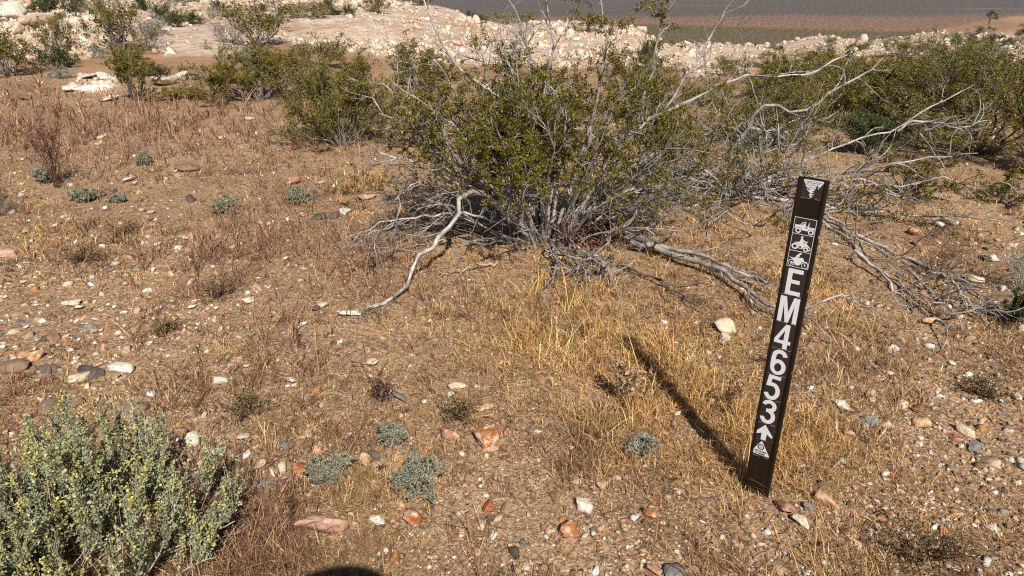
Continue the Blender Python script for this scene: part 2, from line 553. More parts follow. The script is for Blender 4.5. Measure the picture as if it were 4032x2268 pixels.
def children(P, m, rng, t0=0.25, ang=0.75, t1=1.0):
    B, n, _ = P.shape
    t = rng.uniform(t0, t1, (B, m))
    f = t * (n - 1)
    i = np.minimum(f.astype(int), n - 2)
    w = (f - i)[..., None]
    bi = np.arange(B)[:, None]
    p = P[bi, i] * (1 - w) + P[bi, i + 1] * w
    T = norm(P[bi, i + 1] - P[bi, i])
    r = rng.normal(size=T.shape)
    perp = norm(r - (r * T).sum(-1, keepdims=True) * T)
    a = rng.normal(ang, 0.2, (B, m))[..., None]
    D = T * np.cos(a) + perp * np.sin(a)
    return p.reshape(-1, 3), D.reshape(-1, 3), t.reshape(-1), np.repeat(np.arange(B), m)

def leaves(P, size, rng, cols, asp=0.5, up=0.3):
    """diamond leaves at points P"""
    n = len(P)
    a = norm(rng.normal(size=(n, 3)) + np.array([0, 0, up]))
    r = rng.normal(size=(n, 3))
    b = norm(np.cross(a, r))
    s = (size * rng.uniform(0.65, 1.35, n))[:, None]
    c = np.cross(a, b)
    bend = c * s * rng.normal(0, 0.25, (n, 1))
    Vv = np.stack([P, P + a * s * 0.5 + b * s * asp * 0.5 + bend, P + a * s, P + a * s * 0.5 - b * s * asp * 0.5 + bend], 1).reshape(-1, 3)
    Fq = np.arange(n * 4).reshape(n, 4)
    return Vv, Fq, np.repeat(cols, 4, 0)

def along(P, m, rng, jit, t0=0.2):
    B, n, _ = P.shape
    t = rng.uniform(t0, 1, (B, m)) * (n - 1)
    i = np.minimum(t.astype(int), n - 2)
    w = (t - i)[..., None]
    bi = np.arange(B)[:, None]
    p = P[bi, i] * (1 - w) + P[bi, i + 1] * w
    return (p + rng.normal(0, jit, p.shape)).reshape(-1, 3)

def vary(base, n, rng, v=0.22, h=0.06):
    b = np.asarray(base)[None] * np.exp(rng.normal(0, v, (n, 1)))
    return np.clip(b * (1 + rng.normal(0, h, (n, 3))), 0.002, 0.9)

CREO = [(0.195, 0.155, 0.020), (0.145, 0.12, 0.018), (0.092, 0.083, 0.016), (0.25, 0.19, 0.028)]

def leafcols(pal, n, rng, w=None):
    pal = np.asarray(pal)
    i = rng.choice(len(pal), n, p=w)
    return np.clip(pal[i] * np.exp(rng.normal(0, 0.2, (n, 1))), 0.002, 0.9)

def resample(pts, n):
    pts = np.asarray(pts, float)
    s = np.concatenate([[0], np.cumsum(np.linalg.norm(np.diff(pts, axis=0), axis=1))])
    u = np.linspace(0, s[-1], n)
    return np.stack([np.interp(u, s, pts[:, k]) for k in range(3)], -1)

def trace(pxs, Y0, Y1, n=16):
    """a branch followed through the photograph, its distance running from Y0 to Y1 metres; never under the ground"""
    pxs = np.asarray(pxs, float)
    s = np.concatenate([[0], np.cumsum(np.linalg.norm(np.diff(pxs, axis=0), axis=1))])
    P = at(pxs[:, 0], pxs[:, 1], Y0 + (Y1 - Y0) * s / s[-1])
    P = resample(P, n)
    g = terrain(P[:, 0], P[:, 1])
    P[:, 2] = np.maximum(P[:, 2], g + 0.012)
    return P

def shrub_arrays(rng, n_stem=16, height=1.2, spread=0.9, lean=(0.15, 1.0), n1=6, n2=5, n3=0, leaf_n=14, leaf=0.012, pal=CREO, w=None, r0=0.010, leafy=1.0, jit=0.2, top=0.35, clump=0.03, kk=4):
    """a shrub about the origin: returns branch V,F and leaf V,F,C"""
    az_ = rng.uniform(0, 6.283, n_stem)
    el = rng.uniform(lean[0], lean[1], n_stem)
    D = np.stack([np.cos(az_) * np.sin(el) * spread, np.sin(az_) * np.sin(el) * spread, np.cos(el)], -1)
    P0 = np.stack([np.cos(az_), np.sin(az_), np.zeros(n_stem)], -1) * rng.uniform(0, 0.06, (n_stem, 1)) * height
    P0[:, 2] = -0.03
    Ln = height * rng.uniform(0.7, 1.1, n_stem)
    a = grow(P0, D, Ln, 9, rng, jit, 0.05)
    parts = [tubes(a, taper(r0 * rng.uniform(0.6, 1.2, n_stem), 9), kk)]
    p, d, t, bi = children(a, n1, rng, top, 0.6)
    b = grow(p, d, Ln[bi] * rng.uniform(0.25, 0.5, len(p)) * (1.25 - 0.6 * t), 6, rng, jit * 1.2, 0.1)
    parts.append(tubes(b, taper(r0 * 0.45 * rng.uniform(0.6, 1.2, len(p)), 6), 3))
    p, d, t, bi2 = children(b, n2, rng, 0.25, 0.7)
    c_ = grow(p, d, height * rng.uniform(0.07, 0.16, len(p)), 3, rng, jit * 1.3, 0.12)
    parts.append(tubes(c_, taper(r0 * 0.22 * np.ones(len(p)), 3), 3))
    bv, bf, _ = join(parts)
    keep = rng.random(len(c_)) < leafy
    tw = c_[keep]
    lp = along(tw, leaf_n, rng, clump * 0.5, 0.15)
    lv, lf, lc = leaves(lp, leaf, rng, leafcols(pal, len(lp), rng, w))
    return bv, bf, lv, lf, lc

# ------------------------------------------------------------------ marker post
POST_L, POST_R = at(3145, 693, 1), at(3267, 712, 1)
top_z = 1.104
pl_ = np.array([0.80118818, 2.01863611]); pr_ = np.array([0.86992836, 1.9724952])
ax_ = (pr_ - pl_) / np.linalg.norm(pr_ - pl_)
ang_post = math.atan2(ax_[1], ax_[0])
PW = float(np.linalg.norm(pr_ - pl_))
post_g = float(terrain(0.835, 2.0))
post = link('marker_post', None)
post.location = (float(pl_[0]), float(pl_[1]), top_z)
post.rotation_euler = (0, math.radians(0.45), ang_post)
tag(post, 'slim dark brown trail marker post with white EM4653 lettering and vehicle symbols', 'marker post')
# local axes: x across the face, -y towards the viewer, z up; top at z = 0

pm, nt, bs = material('brown_fibreglass')
g_ = N(nt, 'ShaderNodeTexCoord')
mpp = N(nt, 'ShaderNodeMapping'); mpp.inputs['Scale'].default_value = (60, 60, 6)
L(nt, g_.outputs['Object'], mpp.inputs[0])
n1 = noise_tex(nt, mpp.outputs[0], 1.0, 5, 0.7)
n2 = noise_tex(nt, g_.outputs['Object'], 18, 5, 0.7)
n3 = noise_tex(nt, g_.outputs['Object'], 260, 2, 0.6)
cc = ramp(nt, n1, [(0.3, (0.008, 0.005, 0.003)), (0.7, (0.014, 0.009, 0.0055))])
cc = mixc(nt, ramp(nt, n2, [(0.55, (0, 0, 0)), (0.8, (0.3, 0.3, 0.3))]), cc, (0.035, 0.024, 0.016))
cc = mixc(nt, ramp(nt, n3, [(0.72, (0, 0, 0)), (0.78, (0.4, 0.4, 0.4))]), cc, (0.06, 0.045, 0.03))
L(nt, cc, bs.inputs['Base Color'])
bs.inputs['Roughness'].default_value = 0.4
bs.inputs['Specular IOR Level'].default_value = 0.3
bump(nt, bs, n1, 0.15, 0.002)

def flat_mat(name, col, rough=0.4, dirt=0.15, scale=90):
    m, nt, bs = material(name)
    t = N(nt, 'ShaderNodeTexCoord')
    n = noise_tex(nt, t.outputs['Object'], scale, 4, 0.7)
    k = 1 - dirt
    L(nt, ramp(nt, n, [(0.3, tuple(c * k for c in col)), (0.65, col)]), bs.inputs['Base Color'])
    bs.inputs['Roughness'].default_value = rough
    return m
M['sticker'] = flat_mat('sticker_brown', (0.030, 0.018, 0.018), 0.32, 0.2)
M['sticker_white'] = flat_mat('sticker_white', (0.60, 0.61, 0.63), 0.45, 0.08)
M['sticker_ink'] = flat_mat('sticker_ink', (0.022, 0.015, 0.015), 0.4, 0.1)
M['worn_edge'] = flat_mat('worn_edge', (0.42, 0.36, 0.3), 0.7, 0.4, 300)

prof = [(-0.001, 0.004), (0.000, -0.0005), (0.003, -0.003), (0.008, -0.003), (0.0105, 0.0), (0.0125, 0.0008), (PW / 2, 0.0012), (PW - 0.0155, 0.0008),
        (PW - 0.0125, 0.0), (PW - 0.009, -0.003), (PW - 0.004, -0.003), (PW, -0.0005), (PW + 0.001, 0.004),
        (PW - 0.002, 0.006), (PW - 0.007, 0.0015), (PW - 0.013, 0.0045), (PW / 2, 0.0055), (0.013, 0.0045), (0.007, 0.0015), (0.001, 0.006)]
zs = [0.0, -0.002, -0.3, -0.6, -0.9, -1.45]
pv, pf = [], []
for j, z in enumerate(zs):
    inset = 0.0006 if j == 0 else 0.0
    for (x, y) in prof:
        pv.append((x + (inset if x < PW / 2 else -inset), y, z))
k = len(prof)
for j in range(len(zs) - 1):
    for i in range(k):
        pf.append((j * k + i, j * k + (i + 1) % k, (j + 1) * k + (i + 1) % k, (j + 1) * k + i))
me = bpy.data.meshes.new('panel')
me.from_pydata(pv, [], [tuple(f) for f in pf] + [tuple(range(k - 1, -1, -1)), tuple((len(zs) - 1) * k + i for i in range(k))])
me.materials.append(pm)
me.update()
link('panel', me, post)

FACE_Y = 0.0003
def plate(name, parent, polys, y, mat, thick=0.0003):
    """flat print: polygons (x mm from the post's edge, h mm below its top) as thin slabs"""
    bm = bmesh.new()
    for poly in polys:
        vs = [bm.verts.new((x * 0.001, y, -h * 0.001)) for x, h in poly]
        vb = [bm.verts.new((x * 0.001, y + thick, -h * 0.001)) for x, h in poly]
        bm.faces.new(vs)
        for i in range(len(vs)):
            j = (i + 1) % len(vs)
            bm.faces.new((vs[i], vb[i], vb[j], vs[j]))
    bmesh.ops.recalc_face_normals(bm, faces=bm.faces)
    me = bpy.data.meshes.new(name)
    bm.to_mesh(me)
    bm.free()
    me.materials.append(mat)
    return link(name, me, parent)

def rect(x0, h0, x1, h1):
    return [(x0, h0), (x1, h0), (x1, h1), (x0, h1)]

def circ(cx, ch, r, n=24, r2=None):
    return [(cx + r * math.cos(2 * math.pi * i / n), ch + (r2 or r) * math.sin(2 * math.pi * i / n)) for i in range(n)]

def stroke(pts, w):
    pts = np.asarray(pts, float)
    t = np.gradient(pts, axis=0)
    t /= np.linalg.norm(t, axis=1, keepdims=True)
    nn = np.stack([-t[:, 1], t[:, 0]], -1)
    w = np.asarray(w) if np.ndim(w) else np.full(len(pts), w)
    return [tuple(p) for p in pts + nn * w[:, None] / 2] + [tuple(p) for p in (pts - nn * w[:, None] / 2)[::-1]]

def arc(cx, ch, rx, ry, a0, a1, n=14):
    return [(cx + rx * math.cos(math.radians(a)), ch + ry * math.sin(math.radians(a))) for a in np.linspace(a0, a1, n)]

def rounded(pts, r, n=5):
    out = []
    m = len(pts)
    for i in range(m):
        p0, p, p2 = (np.array(pts[(i + d) % m], float) for d in (-1, 0, 1))
        a, b = p0 - p, p2 - p
        a, b = a / np.linalg.norm(a), b / np.linalg.norm(b)
        for t in np.linspace(0, 1, n):
            s, e = p + a * r, p + b * r
            out.append(tuple((1 - t) ** 2 * s + 2 * t * (1 - t) * p + t * t * e))
    return out

Y1, Y2, Y3, Y4 = -0.0004, -0.0009, -0.0014, -0.0019
def sticker(x0, h0, x1, h1, hook=True):
    s = plate('sticker', post, [rect(x0, h0, x1, h1)], Y1, M['sticker'], 0.0016)
    if hook:
        plate('print_line', s, [rect(x0 + 0.6, h1 - 0.9, x0 + (x1 - x0) * 0.52, h1 - 0.35), rect(x0 + (x1 - x0) * 0.72, h1 - 1.2, x1 - 3, h1 - 0.3)], Y2, M['worn_edge'])
    return s

def text_mesh(name, parent, body, x, h, size, y, mat, width=None, bold=0.0):
    cu = bpy.data.curves.new(name, 'FONT')
    cu.body = body
    cu.size = size * 0.001
    cu.align_x = 'CENTER'
    cu.offset = bold * 0.001
    cu.resolution_u = 3
    tmp = bpy.data.objects.new(name, cu)
    COL.objects.link(tmp)
    me = bpy.data.meshes.new_from_object(tmp.evaluated_get(bpy.context.evaluated_depsgraph_get()))
    bpy.data.objects.remove(tmp)
    if width:
        xs = [v.co.x for v in me.vertices]
        k = width * 0.001 / (max(xs) - min(xs))
        for v in me.vertices: v.co.x *= k
    for v in me.vertices:
        v.co = (v.co.x + x * 0.001, y, v.co.y - h * 0.001)
    me.materials.clear(); me.materials.append(mat)
    return link(name, me, parent)

# agency triangle
s = sticker(14, 3, 70, 59)
tri = plate('emblem', s, [rounded([(14.5, 5.2), (71.5, 5.2), (41.5, 58)], 5)], Y2, M['sticker_white'])
text_mesh('lettering', s, 'U.S. DEPARTMENT OF THE INTERIOR', 43, 10.6, 3.0, Y3, M['sticker_ink'], 45, 0.05)
text_mesh('lettering', s, 'BUREAU OF LAND MANAGEMENT', 43, 14.2, 2.8, Y3, M['sticker_ink'], 36, 0.05)
plate('emblem_hills', s, [stroke([(21, 18), (27, 17.4), (36, 16.2), (42, 16), (50, 18.5), (58, 21), (64, 22)], 0.5),
                          stroke([(22, 20.5), (30, 20), (36, 22.5), (40, 25), (46, 23.4), (53, 22.5), (61, 25)], 0.55),
                          stroke([(24, 26), (30, 26.8), (36, 27), (44, 29), (54, 30)], 0.6),
                          stroke([(36, 17), (38, 19.8), (40, 19), (41, 21), (43, 19.2), (45, 20.8), (47, 18.8)], 0.5)], Y3, M['sticker_ink'])
plate('emblem_river', s, [[(27, 27.5), (38, 32.5), (30, 36.5), (38.5, 41.5), (38, 44.5), (34, 49.5), (30.5, 44), (30, 40.8), (34.5, 40.8), (29, 36), (34, 32.5), (26, 28.6)]], Y3, M['sticker_ink'])
plate('emblem_tree', s, [[(54.5, 15.5), (55.5, 21), (57.5, 24.5), (56, 24.5), (58.5, 29.5), (56.5, 29.3), (58.5, 31.5), (51, 41), (45.5, 49), (40, 51.2), (37.5, 50.5), (44, 47.5), (47.5, 42), (42, 43.5), (40.5, 42.3), (46, 40),
                          (49, 36.5), (44.5, 37.5), (43.5, 36.5), (49.5, 33), (50.5, 30.5), (47.5, 31), (51.5, 27), (52.4, 24.6), (50, 25), (53, 21.5)]], Y3, M['sticker_ink'])

# three vehicle symbols in one framed sticker
def frame(x0, h0, x1, h1, w=1.4):
    return [rect(x0, h0, x1, h0 + w), rect(x0, h1 - w, x1, h1), rect(x0, h0 + w, x0 + w, h1 - w), rect(x1 - w, h0 + w, x1, h1 - w)]
IX0, IX1 = 9.5, 71.0
s = sticker(IX0 - 0.6, 116, IX1 + 0.6, 270, False)
plate('symbol_frame', s, frame(IX0, 116.8, IX1, 269) + [rect(IX0 + 1.4, 166, IX1 - 1.4, 167.4), rect(IX0 + 1.4, 218, IX1 - 1.4, 219.4)], Y2, M['sticker_white'])
# off-road car
h = 118
car = plate('car_symbol', s, [[(14, h + 21), (27, h + 21), (34, h + 11), (35.2, h + 11.5), (35, h + 20), (38.5, h + 14.5), (41.5, h + 15), (42.5, h + 19), (45, h + 22.5), (48.5, h + 22.5), (51.5, h + 10), (52.8, h + 10), (51.8, h + 23.5), (68, h + 23.5), (68.5, h + 33.5),
                               (66, h + 33.5), (63, h + 31), (56, h + 31), (52, h + 36), (33, h + 36), (30, h + 31), (22.5, h + 31), (19, h + 35), (14, h + 33)]] + [circ(40.3, h + 11.6, 2.5)], Y2, M['sticker_white'])
plate('symbol_gap', s, [circ(25, h + 37.5, 9.3), circ(60, h + 37.5, 9.3), [(30, h + 20.2), (33.8, h + 14), (33.8, h + 20.2)], [(42.5, h + 25.5), (50, h + 24.8), (46, h + 28.5), (43, h + 28)]], Y3, M['sticker'])
plate('wheel', s, [circ(25, h + 37.5, 8)], Y3 - 0.0004, M['sticker_white'])
plate('wheel', s, [circ(60, h + 37.5, 8)], Y3 - 0.0004, M['sticker_white'])
plate('hub', s, [circ(25, h + 37.5, 3.8)], Y4 - 0.0004, M['sticker'])
plate('hub', s, [circ(60, h + 37.5, 3.8)], Y4 - 0.0004, M['sticker'])
# quad bike
h = 168.5
plate('quad_symbol', s, [[(22, h + 23.5), (30, h + 22), (35, h + 20), (36, h + 13), (38, h + 9.5), (41.5, h + 9.5), (44.5, h + 14), (52, h + 17.5), (56.5, h + 15.5), (57.5, h + 17), (54, h + 21), (55.5, h + 25), (67.5, h + 35.5),
                           (58, h + 34.5), (50, h + 33), (46, h + 38), (44, h + 41), (33, h + 41), (31, h + 33), (20, h + 26)]] + [circ(39, h + 6, 3.4)], Y2, M['sticker_white'])
plate('symbol_gap', s, [circ(23.5, h + 35.5, 10.4), circ(54.5, h + 40.5, 8.2), [(45, h + 19), (51.5, h + 20.5), (50, h + 24), (47, h + 22)], circ(38.5, h + 36, 3, 12)], Y3, M['sticker'])
plate('wheel', s, [circ(23.5, h + 35.5, 9.4)], Y3 - 0.0004, M['sticker_white'])
plate('wheel', s, [circ(54.5, h + 40.5, 7.2)], Y3 - 0.0004, M['sticker_white'])
plate('hub', s, [circ(23.5, h + 35.5, 4.6)], Y4 - 0.0004, M['sticker'])
plate('hub', s, [circ(54.5, h + 40.5, 3.4)], Y4 - 0.0004, M['sticker'])
plate('mudguard', s, [[(61, h + 44), (64, h + 38.5), (68.5, h + 37), (66.5, h + 42), (62, h + 45.5)]], Y2, M['sticker_white'])
# motorcycle
h = 220.5
plate('motorcycle_symbol', s, [[(13, h + 19), (26, h + 20.5), (31, h + 17), (33, h + 11), (37, h + 7), (41, h + 8), (42.5, h + 12), (39, h + 15.5), (38, h + 18), (46, h + 16.5), (50, h + 15.5), (53, h + 18), (57, h + 26), (62, h + 25.5), (67, h + 28.5), (59, h + 28),
                               (61.3, h + 36), (58.8, h + 37), (54, h + 26.5), (51, h + 29), (48, h + 36), (44, h + 41), (34, h + 42), (31, h + 36), (25, h + 39), (21, h + 36), (27, h + 33), (26, h + 26), (20, h + 22.5)]] + [circ(42.5, h + 4.5, 3.3)], Y2, M['sticker_white'])
plate('wheel', s, [circ(22, h + 35.5, 10)], Y3, M['sticker_white'])
plate('wheel', s, [circ(60, h + 37, 10)], Y3, M['sticker_white'])
plate('hub', s, [circ(22, h + 35.5, 8)], Y3 - 0.0004, M['sticker'])
plate('hub', s, [circ(60, h + 37, 8)], Y3 - 0.0004, M['sticker'])
plate('spoke', s, [circ(23, h + 35.5, 4.2, 16), stroke([(22, h + 35), (33, h + 35)], 3)], Y4 - 0.0004, M['sticker_white'])
plate('spoke', s, [circ(60, h + 37, 2.6, 14), stroke([(55, h + 26), (60, h + 37)], 1.6)], Y4 - 0.0004, M['sticker_white'])

# letters and digits, one sticker each
s = sticker(7.5, 271, 70.5, 361)
plate('lettering', s, [[(18.3, 275), (61, 275), (61, 288), (31.5, 288), (31.5, 309.5), (55.5, 309.5), (55.5, 321.5), (31.5, 321.5), (31.5, 345.5), (61.8, 345.5), (61.8, 358.5), (18.3, 358.5)]], Y2, M['sticker_white'])
s = sticker(7.5, 362, 70, 453)
plate('lettering', s, [[(9.5, 366), (27.5, 366), (38, 417), (48.8, 366), (66.5, 366), (66.5, 450.5), (53.8, 450.5), (53.8, 391), (43, 450.5), (33, 450.5), (22.3, 391), (22.3, 450.5), (9.5, 450.5)]], Y2, M['sticker_white'])
s = sticker(5.5, 454, 69.5, 544.5)
plate('lettering', s, [[(39.5, 458), (53, 458), (53, 512.5), (61, 512.5), (61, 524.5), (53, 524.5), (53, 542), (39.5, 542), (39.5, 524.5), (12.5, 524.5), (12.5, 512)]], Y2, M['sticker_white'])
plate('lettering_gap', s, [[(40, 478), (40, 512.3), (24.5, 512.3)]], Y3, M['sticker'])
s = sticker(4.5, 545.5, 68.5, 638)
six = arc(38, 608.5, 16.8, 20, -90, 270, 30)
plate('lettering', s, [stroke(arc(38, 571, 16.8, 17.5, -8, -160, 14) + [(20.8, 578), (20.8, 610)] , 13.3)], Y2, M['sticker_white'])
plate('lettering', s, [circ(38, 608, 23.6, 34, 27.3)], Y2 - 0.0003, M['sticker_white'])
plate('lettering_gap', s, [circ(38, 608.5, 10.6, 28, 14.8)], Y3 - 0.0003, M['sticker'])
s = sticker(3.5, 638.8, 66.5, 731)
plate('lettering', s, [[(17, 641), (54.5, 641), (54.5, 653.5), (28.6, 653.5), (27, 672), (22, 681), (13, 681)]], Y2, M['sticker_white'])
plate('lettering', s, [stroke([(20, 678), (25, 673.5)] + arc(33, 698.5, 18.2, 25.2, -105, 160, 26), [11, 13] + [13.3] * 26)], Y2 - 0.0003, M['sticker_white'])
s = sticker(2.8, 731.8, 66, 822.5)
plate('lettering', s, [stroke(arc(34, 755, 16.5, 15.8, -170, 88, 22), 13.0)], Y2, M['sticker_white'])
plate('lettering', s, [stroke(arc(34, 794, 17.4, 21, -92, 168, 24), 13.3)], Y2 - 0.0003, M['sticker_white'])
plate('lettering', s, [rect(26.5, 765.5, 36, 778)], Y2 - 0.0006, M['sticker_white'])
s = sticker(1.8, 824, 64.5, 890, False)
plate('sticker_edge', s, [rect(1.9, 824.2, 64.4, 824.9), rect(1.9, 889.2, 64.4, 889.9), rect(1.9, 824.9, 2.5, 889.2), rect(63.8, 824.9, 64.4, 889.2)], Y2, flat_mat('sticker_rim', (0.16, 0.13, 0.12), 0.6, 0.5, 200))
plate('arrow', s, [rounded([(33, 828), (61.5, 866), (59, 873), (42, 861.5), (42, 887.5), (25.5, 887.5), (25.5, 861.5), (7.5, 871), (4, 864.5)], 1.8, 3)], Y2, M['sticker_white'])
s = sticker(1.5, 891.5, 63, 955)
plate('emblem', s, [rounded([(31, 891.5), (64, 948), (0.5, 948)], 6)], Y2, M['sticker_white'])
plate('emblem_wheel', s, [circ(31.5, 916.5, 10.8, 28)], Y3, M['sticker_ink'])
plate('emblem_ring', s, [circ(31.5, 916.5, 7.6, 24)], Y3 - 0.0004, M['sticker_white'])
plate('emblem_hub', s, [circ(31.5, 916.5, 6.2, 24)], Y4 - 0.0004, flat_mat('sticker_grey', (0.42, 0.41, 0.4), 0.5, 0.2))
text_mesh('lettering', s, 'OHV FUNDS', 32, 937, 9.2, Y3, M['sticker_ink'], 40, 0.35)
text_mesh('lettering', s, 'AT WORK', 32, 946, 8.6, Y3, M['sticker_ink'], 33, 0.35)
# nicks along the post's edges
for i, (x, hh) in enumerate([(0.2, 130), (0.2, 305), (PW * 1000 - 0.4, 160), (PW * 1000 - 0.3, 330), (0.3, 520), (PW * 1000 - 0.4, 610)]):
    plate('nick', post, [rect(x - 0.5, hh, x + 0.8, hh + 9)], -0.0012, M['worn_edge'], 0.0004)

# ------------------------------------------------------------------ ground cover: where things lie in view
def screen_points(n, rng, x0=-1500, x1=5500, y0=285, y1=2600):
    px, py = rng.uniform(x0, x1, n), rng.uniform(y0, y1, n)
    q = ray(px, py)
    t = HC / np.maximum(-q[:, 2], 0.04)
    P = np.array([0, 0, HC]) + q * t[:, None]
    for _ in range(3):
        P = np.array([0, 0, HC]) + q * ((HC - terrain(P[:, 0], P[:, 1])) / np.maximum(-q[:, 2], 0.04))[:, None]
    P[:, 2] = terrain(P[:, 0], P[:, 1])
    return P, px, py

def blob(px, py, cx, cy, sx, sy):
    return np.exp(-(((px - cx) / sx) ** 2 + ((py - cy) / sy) ** 2))

def stony(px, py):
    s = 0.9 * blob(px, py, 300, 1280, 800, 330) + 0.95 * blob(px, py, 3850, 1900, 720, 640) + 0.55 * blob(px, py, 2300, 2250, 900, 260) + 0.7 * blob(px, py, 950, 1800, 420, 320) + 0.4 * blob(px, py, 3900, 1150, 350, 350) + 0.35 * blob(px, py, 700, 950, 700, 200) + 0.3 * blob(px, py, -500, 1700, 900, 500)
    return np.clip(s, 0, 1)

def golden(px, py):
    return np.clip(blob(px, py, 2150, 1150, 560, 260) + 0.75 * blob(px, py, 2650, 1650, 420, 380) + 0.5 * blob(px, py, 3150, 1750, 200, 200) + 0.55 * blob(px, py, 1500, 760, 450, 170) + 0.5 * blob(px, py, 2950, 1250, 350, 250) + 0.45 * blob(px, py, 3700, 780, 300, 150) + 0.5 * blob(px, py, 300, 400, 350, 60), 0, 1)

# shade under the big bush holds brown litter instead of grass
STONE_COL = {'white': (0.74, 0.69, 0.62), 'cream': (0.60, 0.48, 0.34), 'tan': (0.42, 0.29, 0.18), 'pink': (0.50, 0.33, 0.25), 'orange': (0.45, 0.21, 0.08),
             'brown': (0.2, 0.13, 0.09), 'dark': (0.07, 0.06, 0.055), 'grey': (0.2, 0.2, 0.195), 'red': (0.27, 0.09, 0.055)}
SC_N = ['white', 'cream', 'tan', 'pink', 'orange', 'brown', 'dark', 'grey', 'red']
SC_P = np.array([0.17, 0.23, 0.17, 0.11, 0.08, 0.09, 0.05, 0.07, 0.03])
PAL = np.array([STONE_COL[k] for k in SC_N])

